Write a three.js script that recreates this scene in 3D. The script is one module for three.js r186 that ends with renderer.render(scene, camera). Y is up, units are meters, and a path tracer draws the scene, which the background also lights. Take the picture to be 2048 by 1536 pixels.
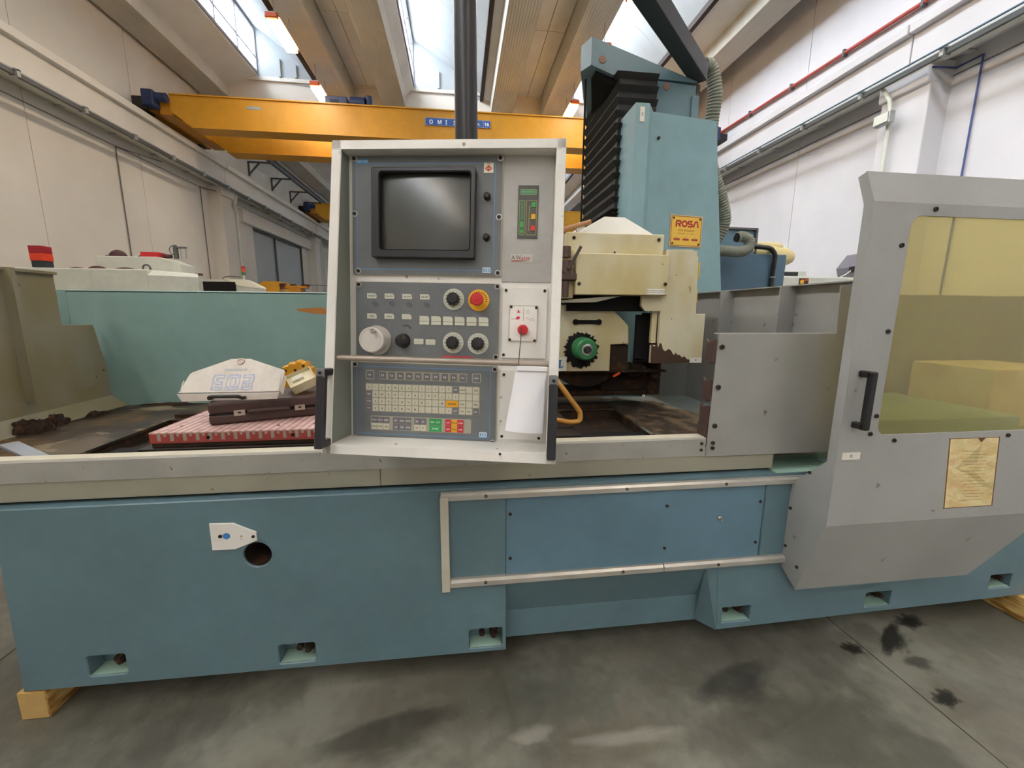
import * as THREE from 'three';
import { RoundedBoxGeometry } from 'three/addons/geometries/RoundedBoxGeometry.js';
import { ConvexGeometry } from 'three/addons/geometries/ConvexGeometry.js';
import { mergeGeometries, toCreasedNormals } from 'three/addons/utils/BufferGeometryUtils.js';
import { RectAreaLightUniformsLib } from 'three/addons/lights/RectAreaLightUniformsLib.js';

// ---------------------------------------------------------------- camera, sky, exposure
const scene = new THREE.Scene();
const camera = new THREE.PerspectiveCamera(86.247, 2048 / 1536, 0.05, 200);
camera.position.set(0, 1.6, 1.6);
camera.quaternion.setFromRotationMatrix(new THREE.Matrix4().makeBasis(
  new THREE.Vector3(0.99201, 0.005776, 0.126025), new THREE.Vector3(0.01608, 0.985014, -0.171722), new THREE.Vector3(-0.125129, 0.172376, 0.977051)));
scene.add(camera);
scene.background = new THREE.Color(0.84, 0.92, 1.0);
scene.backgroundIntensity = 20;
const LAMP = 48, LAMP_COLOR = new THREE.Color(1.0, 0.92, 0.81);
const renderer = new THREE.WebGLRenderer({ antialias: true });
renderer.toneMapping = THREE.LinearToneMapping;
renderer.toneMappingExposure = 1.0;
renderer.shadowMap.enabled = true;
RectAreaLightUniformsLib.init();

// ---------------------------------------------------------------- helpers
const V = (x, y, z) => new THREE.Vector3(x, y, z);
let seed = 7;
const rnd = () => { seed = (seed * 1664525 + 1013904223) >>> 0; return seed / 4294967296; };
const rr = (a, b) => a + (b - a) * rnd();
function U(g) {                                   // plain attributes, uv in metres by the face's main direction
  if (g.index) g = g.toNonIndexed();
  for (const k of Object.keys(g.attributes)) if (!['position', 'normal', 'uv'].includes(k)) g.deleteAttribute(k);
  g.clearGroups?.();
  if (!g.attributes.normal) g.computeVertexNormals();
  const p = g.attributes.position, n = p.count, uv = new Float32Array(n * 2), a = V(), b = V(), c = V();
  for (let i = 0; i < n; i += 3) {
    a.fromBufferAttribute(p, i); b.fromBufferAttribute(p, i + 1); c.fromBufferAttribute(p, i + 2);
    const q = b.clone().sub(a).cross(c.clone().sub(a)), ax = Math.abs(q.x), ay = Math.abs(q.y), az = Math.abs(q.z);
    [a, b, c].forEach((v, j) => {
      const k = (i + j) * 2;
      if (az >= ax && az >= ay) { uv[k] = v.x; uv[k + 1] = v.y; } else if (ay >= ax) { uv[k] = v.x; uv[k + 1] = v.z; } else { uv[k] = v.z; uv[k + 1] = v.y; }
    });
  }
  g.setAttribute('uv', new THREE.BufferAttribute(uv, 2));
  return g;
}
const J = (...gs) => mergeGeometries(gs.flat().map((g) => U(g)));
function M(name, geo, mat, parent = scene, label) {
  const g = Array.isArray(geo) ? J(geo) : geo.userData.keep ? geo : U(geo);
  const m = new THREE.Mesh(g, mat);
  m.name = name; m.castShadow = m.receiveShadow = true;
  if (label) m.userData.label = label;
  parent.add(m);
  return m;
}
const used = {};
function numbered(n) { used[n] = (used[n] ?? -1) + 1; return used[n] ? n + '_' + String(used[n]).padStart(3, '0') : n; }
function thing(name, label, category, pos = [0, 0, 0], group) {
  const o = new THREE.Group();
  o.name = numbered(name); o.position.set(...pos); o.userData = { label, category };
  if (group) o.userData.group = group;
  scene.add(o);
  return o;
}
function struct(name) { const o = new THREE.Group(); o.name = name; o.userData = { kind: 'structure' }; scene.add(o); return o; }
const tr = (g, x = 0, y = 0, z = 0, rx = 0, ry = 0, rz = 0) => { g.applyMatrix4(new THREE.Matrix4().compose(V(x, y, z), new THREE.Quaternion().setFromEuler(new THREE.Euler(rx, ry, rz)), V(1, 1, 1))); return g; };
function B(x0, x1, y0, y1, z0, z1, r = 0) {       // box between bounds, edges rounded by r
  const w = Math.abs(x1 - x0), h = Math.abs(y1 - y0), d = Math.abs(z1 - z0);
  const g = r > 0 ? new RoundedBoxGeometry(w, h, d, 1, Math.min(r, w / 2.01, h / 2.01, d / 2.01)) : new THREE.BoxGeometry(w, h, d);
  return tr(g, (x0 + x1) / 2, (y0 + y1) / 2, (z0 + z1) / 2);
}
function shape(pts, holes = []) {
  const mk = (p, C) => { const s = new C(); p.forEach(([x, y], i) => (i ? s.lineTo(x, y) : s.moveTo(x, y))); s.closePath(); return s; };
  const s = mk(pts, THREE.Shape);
  for (const h of holes) s.holes.push(Array.isArray(h) ? mk(h, THREE.Path) : h);
  return s;
}
function circle(x, y, r) { const p = new THREE.Path(); p.absarc(x, y, r, 0, Math.PI * 2, true); return p; }
function rrect(x0, x1, y0, y1, r, C = THREE.Path) {
  const p = new C();
  p.moveTo(x0 + r, y0); p.lineTo(x1 - r, y0); p.quadraticCurveTo(x1, y0, x1, y0 + r); p.lineTo(x1, y1 - r); p.quadraticCurveTo(x1, y1, x1 - r, y1);
  p.lineTo(x0 + r, y1); p.quadraticCurveTo(x0, y1, x0, y1 - r); p.lineTo(x0, y0 + r); p.quadraticCurveTo(x0, y0, x0 + r, y0);
  return p;
}
function EZ(s, z0, z1, bevel = 0) {               // profile in x,y along z
  if (Array.isArray(s)) s = shape(s);
  const g = new THREE.ExtrudeGeometry(s, { depth: z1 - z0 - 2 * bevel, bevelEnabled: bevel > 0, bevelSize: bevel, bevelThickness: bevel, bevelOffset: -bevel, bevelSegments: 1, curveSegments: 16 });
  return tr(g, 0, 0, z0 + bevel);
}
function remap(g, f) {                            // swap two axes and keep the faces outward
  g = g.index ? g.toNonIndexed() : g;
  const p = g.attributes.position.array;
  for (let i = 0; i < p.length; i += 9) {
    const t = [0, 1, 2].map((k) => f(p[i + k * 3], p[i + k * 3 + 1], p[i + k * 3 + 2]));
    [t[0], t[2], t[1]].forEach((v, k) => { p[i + k * 3] = v[0]; p[i + k * 3 + 1] = v[1]; p[i + k * 3 + 2] = v[2]; });
  }
  g.deleteAttribute('normal'); g.computeVertexNormals();
  return g;
}
const EX = (s, x0, x1, bevel = 0) => remap(EZ(s, x0, x1, bevel), (a, b, c) => [c, b, a]);   // profile in z,y along x
const EY = (s, y0, y1, bevel = 0) => remap(EZ(s, y0, y1, bevel), (a, b, c) => [a, c, b]);   // profile in x,z along y
function cyl(r, h, axis, x, y, z, seg = 20, r2 = r) {
  const g = new THREE.CylinderGeometry(r2, r, h, seg);
  return tr(g, x, y, z, axis === 'z' ? Math.PI / 2 : 0, 0, axis === 'x' ? -Math.PI / 2 : 0);
}
const lathe = (pts, seg = 28) => toCreasedNormals(new THREE.LatheGeometry(pts.map(([x, y]) => new THREE.Vector2(x, y)), seg), 0.5);
const latheZ = (pts, x, y, z, seg) => tr(lathe(pts, seg), x, y, z, Math.PI / 2);
function tube(pts, r, seg = 40, rad = 10) { return new THREE.TubeGeometry(new THREE.CatmullRomCurve3(pts.map((p) => V(...p)), false, 'catmullrom', 0.2), seg, r, rad); }
function rod(a, b, r, seg = 10) { return new THREE.TubeGeometry(new THREE.LineCurve3(V(...a), V(...b)), 1, r, seg); }
function loft(rings) {                            // closed rings of equal length, flat shaded
  const pos = [], n = rings[0].length;
  for (let i = 0; i + 1 < rings.length; i++) for (let k = 0; k < n; k++) {
    const a = rings[i][k], b = rings[i][(k + 1) % n], c = rings[i + 1][(k + 1) % n], d = rings[i + 1][k];
    pos.push(...a, ...b, ...c, ...a, ...c, ...d);
  }
  const g = new THREE.BufferGeometry();
  g.setAttribute('position', new THREE.BufferAttribute(new Float32Array(pos), 3));
  g.computeVertexNormals();
  return g;
}
const hull = (pts) => new ConvexGeometry(pts.map((p) => V(...p)));
// a box whose front carries a print
function print(w, h, d) { const g = new THREE.BoxGeometry(w, h, d); g.userData.keep = true; return g; }
const boltGeo = U(latheZ([[0, 0.4], [0.42, 0.4], [0.5, 1], [0.88, 1], [1, 0.8], [1, 0]], 0, 0, 0, 10));
function bolt(parent, x, y, z, r, mat, name = 'bolt', face = 'z') {
  const m = M(name, boltGeo, mat, parent);
  m.geometry = boltGeo; m.position.set(x, y, z); m.scale.set(r, r, r * 0.7);
  if (face === '-x') m.rotation.y = -Math.PI / 2;
  return m;
}
boltGeo.userData.keep = true;

// ---------------------------------------------------------------- textures and materials
const hash = (x, y, s) => { let h = Math.imul(x, 374761393) ^ Math.imul(y, 668265263) ^ Math.imul(s, 2147483647); h = Math.imul(h ^ (h >>> 13), 1274126177); return ((h ^ (h >>> 16)) >>> 0) / 4294967296; };
function vnoise(u, v, per, s) {
  const x = u * per, y = v * per, xi = Math.floor(x), yi = Math.floor(y), fx = x - xi, fy = y - yi, w = (i) => ((i % per) + per) % per;
  const sx = fx * fx * (3 - 2 * fx), sy = fy * fy * (3 - 2 * fy);
  const a = hash(w(xi), w(yi), s), b = hash(w(xi + 1), w(yi), s), c = hash(w(xi), w(yi + 1), s), d = hash(w(xi + 1), w(yi + 1), s);
  return a + (b - a) * sx + (c - a) * sy + (a - b - c + d) * sx * sy;
}
const fbm = (u, v, per, s, oct = 5) => { let t = 0, a = 0.5, n = 0; for (let i = 0; i < oct; i++) { t += a * vnoise(u, v, per << i, s + i); n += a; a *= 0.55; } return t / n; };
const sm = (a, b, x) => { const t = Math.min(1, Math.max(0, (x - a) / (b - a))); return t * t * (3 - 2 * t); };
const mix3 = (a, b, t) => a.map((v, i) => v + (b[i] - v) * t);
const C3 = (h) => [(h >> 16) & 255, (h >> 8) & 255, h & 255];
function tex(n, f, srgb = true, m = n) {
  const d = new Uint8Array(n * m * 4);
  for (let y = 0; y < m; y++) for (let x = 0; x < n; x++) {
    const c = f(x / n, y / m), k = (y * n + x) * 4;
    d[k] = Math.max(0, Math.min(255, c[0])); d[k + 1] = Math.max(0, Math.min(255, c[1])); d[k + 2] = Math.max(0, Math.min(255, c[2])); d[k + 3] = 255;
  }
  const t = new THREE.DataTexture(d, n, m);
  t.wrapS = t.wrapT = THREE.RepeatWrapping; t.magFilter = THREE.LinearFilter; t.minFilter = THREE.LinearMipmapLinearFilter; t.generateMipmaps = true;
  if (srgb) t.colorSpace = THREE.SRGBColorSpace;
  t.needsUpdate = true;
  return t;
}
function rep(t, sx, sy = sx, ox = 0, oy = 0) { const c = t.clone(); c.repeat.set(sx, sy); c.offset.set(ox, oy); c.needsUpdate = true; return c; }
function canvas(w, h, draw) {
  const c = document.createElement('canvas'); c.width = w; c.height = h;
  draw(c.getContext('2d'), w, h);
  const t = new THREE.CanvasTexture(c); t.colorSpace = THREE.SRGBColorSpace; t.magFilter = THREE.LinearFilter;
  return t;
}
const grey = (v) => [v, v, v];
const tMottle = tex(256, (u, v) => grey(214 + 41 * (fbm(u, v, 4, 3) * 0.7 + 0.3 * fbm(u, v, 24, 9, 3))));
const tPeel = tex(256, (u, v) => grey(255 * fbm(u, v, 32, 21, 3)), false);
const tRough = tex(256, (u, v) => { const t = fbm(u, v, 6, 40); return [0, 150 + 90 * t, 0]; }, false);
const tWorn = tex(512, (u, v) => {               // grey sheet with small chips and rubbed dirt
  let c = grey(222 + 33 * fbm(u, v, 5, 61));
  const s = fbm(u, v, 26, 71, 4); if (s > 0.79) c = mix3(c, [160, 142, 124], sm(0.79, 0.86, s));
  return c;
});
const tStain = tex(512, (u, v) => {              // cream paint with yellow-brown runs
  const run = fbm(u, v * 0.4, 6, 81, 3), big = fbm(u, v, 3, 91);
  let c = mix3([255, 255, 255], [236, 226, 196], sm(0.35, 0.7, run * 0.45 + big * 0.55));
  const s = fbm(u, v, 18, 95, 5); if (s > 0.76) c = mix3(c, [150, 120, 80], sm(0.76, 0.86, s));
  return c;
});
const tPan = tex(1024, (u, v) => {               // tray floor: oily brown film with scraped, rusty and pale patches
  const a = fbm(u, v, 5, 101, 6), b = fbm(u, v, 9, 131, 6), c = fbm(u + 0.13 * a, v * 2.2, 16, 151, 5);
  let k = mix3(C3(0x40382f), C3(0x6d6353), sm(0.35, 0.7, a));
  k = mix3(k, C3(0x8a6a3e), 0.7 * sm(0.56, 0.72, b));
  k = mix3(k, C3(0x2a231d), sm(0.55, 0.7, 1 - b) * 0.8);
  k = mix3(k, C3(0xa79e8c), 0.75 * sm(0.6, 0.68, c) * sm(0.4, 0.6, a));
  return k;
});
const tPanRight = tex(512, (u, v) => {           // pale paint left in the far right corner, brown film elsewhere
  const a = fbm(u, v, 5, 111, 6), b = fbm(u, v * 1.7, 12, 141, 5), t = sm(0.42, 0.62, u * 0.75 - v * 0.55 + 0.35 + (a - 0.5) * 0.6);
  let k = mix3(mix3(C3(0x3d342b), C3(0x6a5a48), sm(0.3, 0.7, b)), C3(0xa3aca8), t);
  return mix3(k, C3(0xa67f4a), 0.7 * sm(0.3, 0.5, t) * sm(0.7, 0.5, t) + 0.25 * sm(0.6, 0.75, b));
});
const tRust = tex(512, (u, v) => { const a = fbm(u, v, 6, 201, 6), b = fbm(u, v, 20, 221, 4); return mix3(mix3(C3(0x2b1e17), C3(0x55402d), a), C3(0x7a4a24), sm(0.55, 0.75, b) * 0.8); });
const tFloor = tex(1024, (u, v) => {             // smooth concrete: cloudy grey-brown, scuffs, small pale specks
  const a = fbm(u, v, 4, 301, 6), b = fbm(u + 0.2 * a, v, 7, 331, 5), c = fbm(u, v, 60, 351, 3);
  let k = mix3(C3(0x77756d), C3(0xa4a198), sm(0.3, 0.72, a * 0.75 + c * 0.25));
  k = mix3(k, C3(0x85796a), 0.4 * sm(0.5, 0.72, b));
  k = mix3(k, C3(0x5d5a53), 0.6 * sm(0.55, 0.75, 1 - b));
  const s = hash(Math.floor(u * 1024), Math.floor(v * 1024), 5); if (s > 0.99985) k = [205, 200, 190];
  return k;
});
const tWall = tex(512, (u, v) => { const a = fbm(u, v, 3, 401, 5), b = fbm(u, v * 0.35, 9, 421, 4); return grey(232 + 18 * a + 8 * b - 4); });
const tBeam = tex(256, (u, v) => { const a = fbm(u, v, 4, 441, 4); return grey(222 + 33 * a); });
const tFlute = tex(64, (u) => grey(127 + 127 * Math.cos(u * Math.PI * 2)), false);
const tWood = tex(256, (u, v) => { const g = fbm(u * 0.2, v, 18, 501, 5); return mix3(C3(0xd7b36e), C3(0x8f6228), sm(0.35, 0.75, g)); });
const tChuck = tex(256, (u, v) => { const s = Math.abs(((u * 8) % 1) - 0.5) < 0.27; const n = fbm(u, v, 12, 521, 4); return mix3(s ? C3(0xd8bdb8) : C3(0xb98a84), C3(0x6d4a45), 0.35 * sm(0.5, 0.8, n)); });
const tBrush = tex(256, (u, v) => [0, 90 + 120 * fbm(u * 0.1, v, 64, 541, 2), 0], false);

function mat(color, rough = 0.6, metal = 0, o = {}) { return new THREE.MeshStandardMaterial({ color, roughness: rough, metalness: metal, ...o }); }
const peel = { bumpMap: rep(tPeel, 9), bumpScale: 0.0006 };
const X = {
  teal: mat(0x6a8691, 0.42, 0, { map: rep(tMottle, 0.8), roughnessMap: rep(tRough, 0.7), ...peel }),
  tealGreen: mat(0x86a498, 0.42, 0, { map: rep(tMottle, 0.7), ...peel }),
  rearTeal: mat(0x8eb0ab, 0.3, 0, { map: rep(tMottle, 0.6), ...peel }), tealLight: mat(0x8eb2ba, 0.32, 0, { map: rep(tMottle, 0.6), ...peel }),
  mint: mat(0xa3c4b4, 0.4, 0, { map: rep(tMottle, 0.7) }),
  blue: mat(0x6a8b9e, 0.45, 0, { map: rep(tMottle, 0.6), ...peel }),
  steelBlue: mat(0x56748a, 0.5, 0, { map: rep(tMottle, 0.6) }),
  grey: mat(0xa9a8a4, 0.42, 0.12, { map: rep(tWorn, 0.7), ...peel }),
  sill: mat(0xa8a69f, 0.5, 0, { map: rep(tWorn, 1.3), ...peel }),
  strip: mat(0xa39f8e, 0.55, 0, { map: rep(tWorn, 0.8) }),
  edge: mat(0xd2ccb9, 0.5, 0, { map: rep(tWorn, 2) }),
  door: mat(0xa9a9a6, 0.45, 0.05, { map: rep(tWorn, 0.45), ...peel }),
  olive: mat(0x928d7a, 0.55, 0, { map: rep(tStain, 0.9) }),
  cream: mat(0xd2c8a4, 0.5, 0, { map: rep(tStain, 1.2), ...peel }),
  creamGrey: mat(0xd3ccb2, 0.45, 0, { map: rep(tStain, 1.1), ...peel }),
  white: mat(0xf7f4ee, 0.45, 0, { map: rep(tWorn, 0.9), ...peel }),
  pale: mat(0xdde0d5, 0.5, 0, { map: rep(tMottle, 0.8) }),
  panel: mat(0x73777a, 0.55, 0, { map: rep(tMottle, 3) }),
  black: mat(0x1c1c1d, 0.5), softBlack: mat(0x26262a, 0.35), gap: mat(0x0c0c0c, 0.9),
  rubber: mat(0x2b2a29, 0.6, 0, { map: rep(tMottle, 2) }),
  steel: mat(0xb9b6b2, 0.35, 0.85, { roughnessMap: rep(tBrush, 3) }),
  alu: mat(0xcfcac2, 0.4, 0.55, { map: rep(tWorn, 3) }),
  darkBolt: mat(0x3b3530, 0.5, 0.5),
  rust: mat(0xb0aaa4, 0.9, 0, { map: rep(tRust, 1.4) }),
  oily: mat(0x8d857c, 0.55, 0, { map: rep(tRust, 1.1) }),
  pan: mat(0xd8d0c6, 0.5, 0, { map: rep(tPan, 0.55), bumpMap: rep(tPan, 0.55), bumpScale: 0.002 }),
  wall: mat(0xeae4da, 0.85, 0, { map: rep(tWall, 0.25) }),
  wallCool: mat(0xdedce0, 0.85, 0, { map: rep(tWall, 0.25) }),
  concrete: mat(0xecf0f4, 0.9, 0, { map: rep(tBeam, 0.3) }),
  beam: mat(0xd8d5cc, 0.85, 0, { map: rep(tBeam, 0.3), bumpMap: rep(tFlute, 14, 1), bumpScale: 0.006 }),
  shell: mat(0xbcc1c4, 0.85, 0, { map: rep(tBeam, 0.25) }),
  gutter: mat(0x3a3230, 0.8),
  floor: mat(0xd0d2cb, 0.42, 0, { map: rep(tFloor, 0.36), roughnessMap: rep(tRough, 0.5), bumpMap: rep(tPeel, 3), bumpScale: 0.0008 }),
  glass: new THREE.MeshPhysicalMaterial({ color: 0xffffff, roughness: 0.05, transmission: 1, thickness: 0, ior: 1.45 }),
  mullion: mat(0x8e8c92, 0.6), galv: mat(0xa9adad, 0.5, 0.4), darkSteel: mat(0x5c5f60, 0.55, 0.3),
  yellow: mat(0xe0a024, 0.45, 0, { map: rep(tMottle, 0.5) }), yellowDark: mat(0xd08c1d, 0.5, 0, { map: rep(tMottle, 0.5) }),
  navy: mat(0x24365e, 0.5), cobalt: mat(0x1c5ad0, 0.45),
  red: mat(0xc6262b, 0.4), redPipe: mat(0xa9483f, 0.5), orange: mat(0xd65a1c, 0.45), green: mat(0x2d7a4c, 0.4),
  hose: mat(0x83867a, 0.6), wood: mat(0xffffff, 0.75, 0, { map: rep(tWood, 3, 3) }), woodRod: mat(0xa87d58, 0.6),
  amberHose: new THREE.MeshPhysicalMaterial({ color: 0xb98431, roughness: 0.35, clearcoat: 0.4 }),
  chuckTop: mat(0xffffff, 0.45, 0.1, { map: rep(tChuck, 4.1, 4.1) }), chuckRed: mat(0xa8473e, 0.55, 0, { map: rep(tWorn, 2) }), pole: mat(0xa99c90, 0.5, 0.4),
  brown: mat(0x49322d, 0.5, 0, { map: rep(tMottle, 2) }), brownDark: mat(0x3f2d29, 0.55), paper: mat(0xf2f1f6, 0.8),
  sheet: mat(0xe3dad0, 0.5, 0, { map: rep(tMottle, 3) }), maroon: mat(0x4a2a30, 0.7), brownTab: mat(0x4d3a34, 0.6),
};

// ---------------------------------------------------------------- the hall
const ZN = 22, ZF = -46, WX = 8.4;
{ // floor: three concrete bays with sawn joints
  const f = struct('floor');
  M('sub_floor', B(-WX - 0.6, WX + 0.6, -0.4, -0.03, ZF - 0.4, ZN + 0.4), X.gap, f);
  const xs = [-WX - 0.02, -6.2, -2.133, 1.928, 5.99, WX + 0.02], zs = [ZF, -36, -26, -16, -6.2, 4, 13, ZN];
  for (let i = 0; i + 1 < xs.length; i++) for (let k = 0; k + 1 < zs.length; k++) M('concrete_slab', B(xs[i] + 0.003, xs[i + 1] - 0.003, -0.031, 0, zs[k] + 0.003, zs[k + 1] - 0.003), X.floor, f);
}
{ // oil stains and a pale scrape on the concrete: soft-edged prints
  const f = scene.getObjectByName('floor');
  const soft = (sd) => canvas(192, 192, (c, w, h) => { const im = c.createImageData(w, h); for (let y = 0; y < h; y++) for (let x = 0; x < w; x++) { const u = x / w, v = y / h, r = Math.hypot(u - 0.5, v - 0.5) * 2, a = sm(0.12, -0.25, r - 0.95 + 0.9 * fbm(u, v, 5, sd, 5)) ; const k = (y * w + x) * 4; im.data[k] = im.data[k + 1] = im.data[k + 2] = 255; im.data[k + 3] = 255 * Math.min(1, a) * sm(1, 0.8, r); } c.putImageData(im, 0, 0); });
  const t1 = soft(611), t2 = soft(733), dark = (o, t) => mat(0x302f2b, 0.3, 0, { map: t, transparent: true, opacity: o }), pale = mat(0xcfccc0, 0.6, 0, { map: t2, transparent: true, opacity: 0.2 });
  const blob = (x, z, a, b, t, m) => { const g = M('oil_stain', print(2 * a, 2 * b, 0.0004), m, f); g.rotation.set(-Math.PI / 2, 0, t); g.position.set(x, 0.0006 + 0.0002 * (x * 7 % 1), z); };
  const d1 = dark(0.5, t1), d2 = dark(0.52, t2), d3 = dark(0.22, t1);
  blob(2.13, 0.06, 0.26, 0.1, 0.6, d1); blob(2.34, -0.03, 0.13, 0.09, 0.2, d2); blob(1.87, 0.09, 0.08, 0.07, 0, d2); blob(2.02, 0.37, 0.1, 0.07, 0.3, d2); blob(2.1, 0.2, 0.12, 0.09, 0, d3);
  blob(-0.75, 0.46, 0.5, 0.035, -0.06, d1); blob(0.62, 0.36, 0.36, 0.06, 0, pale); blob(0.25, 0.31, 0.14, 0.07, 0.1, pale); blob(1.2, 0.2, 0.4, 0.2, 0.3, d3); blob(0.75, 0.57, 0.14, 0.03, 0, d1); blob(-0.3, 0.25, 0.5, 0.2, 0.2, d3); blob(0.25, 0.55, 0.09, 0.025, 0, d2);
}
function wall(side, s, material, door) {
  const w = struct(side);
  const x = (a, b) => (s < 0 ? [-b, -a] : [a, b]);
  M('core', B(...x(WX + 0.2, WX + 0.5), 0, 11.6, ZF - 0.4, ZN + 0.4), X.concrete, w);
  for (let z = ZN - 0.4; z > ZF; z -= 3) {
    const z0 = Math.max(ZF, z - 3) + 0.007, z1 = z - 0.007, open = door && z1 < -16 && z1 > -24.5;
    M('wall_panel', B(...x(WX, WX + 0.19), open ? 5.05 : 0, 5.6, z0, z1, 0.006), material, w);
    M('wall_panel', B(...x(WX, WX + 0.19), 5.62, 9.6, z0, z1, 0.006), material, w);
  }
  return w;
}
wall('wall_left', -1, X.wall, true);
wall('wall_right', 1, X.wallCool, false);
for (const [n, z] of [['wall_back', ZN], ['wall_far', ZF]]) {
  const w = struct(n);
  for (let x = -WX; x < WX - 0.1; x += 2.8) M('wall_panel', B(x + 0.006, x + 2.794, 0, 11.6, z > 0 ? z : z - 0.3, z > 0 ? z + 0.3 : z), X.wall, w);
}
{ // sliding door in the left wall
  const d = struct('door_1');
  M('door_leaf', B(-8.56, -8.5, 0, 5.02, -19.55, -16.45, 0.01), X.galv, d); M('door_leaf', B(-8.56, -8.5, 0, 5.02, -22.75, -19.65, 0.01), X.galv, d);
  M('door_track', B(-8.5, -8.42, 4.9, 5.04, -25.4, -16.4), X.darkSteel, d);
  for (const z of [-16.4, -19.6, -22.8]) M('door_post', B(-8.58, -8.44, 0, 5.0, z - 0.05, z + 0.05), X.darkSteel, d);
  M('door_jamb', B(-8.59, -8.4, 0, 5.04, -25.4, -22.85), X.wall, d);
  M('door_lintel', B(-8.42, -8.22, 5.0, 5.5, -25.4, -16.3, 0.02), X.wall, d);
}
const PIL = [12.6, 3.4, -5.6, -14.85, -24.2, -33.5];
for (const s of [-1, 1]) { // pilasters and the crane runway beams that they carry
  const p = struct('trim_' + (s < 0 ? 1 : 2)), x = (a, b) => (s < 0 ? [-b, -a] : [a, b]);
  for (const z of PIL) {
    M('pilaster', J(B(...x(8.0, 8.45), 0, 5.86, z - 0.42, z + 0.42, 0.03), B(...x(7.93, 8.46), 5.49, 5.868, z - 0.435, z + 0.435, 0.04)), s < 0 ? X.wall : X.wallCool, p);
  }
  const ends = [ZN, -5.62, -14.87, -24.22, -33.5, ZF];
  for (let i = 0; i + 1 < ends.length; i++) {
    const m = s < 0 ? X.wall : X.wallCool, z1 = ends[i] - 0.012, z0 = ends[i + 1] + 0.012;
    M('runway_beam', J(B(...x(8.02, 8.4), 5.87, 6.5, z0, z1, 0.015), B(...x(7.9, 8.4), 6.45, 6.62, z0, z1, 0.02)), m, p);
  }
  M('crane_rail', B(...x(8.06, 8.14), 6.62, 6.69, ZF, ZN), X.darkSteel, p);
}
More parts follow.
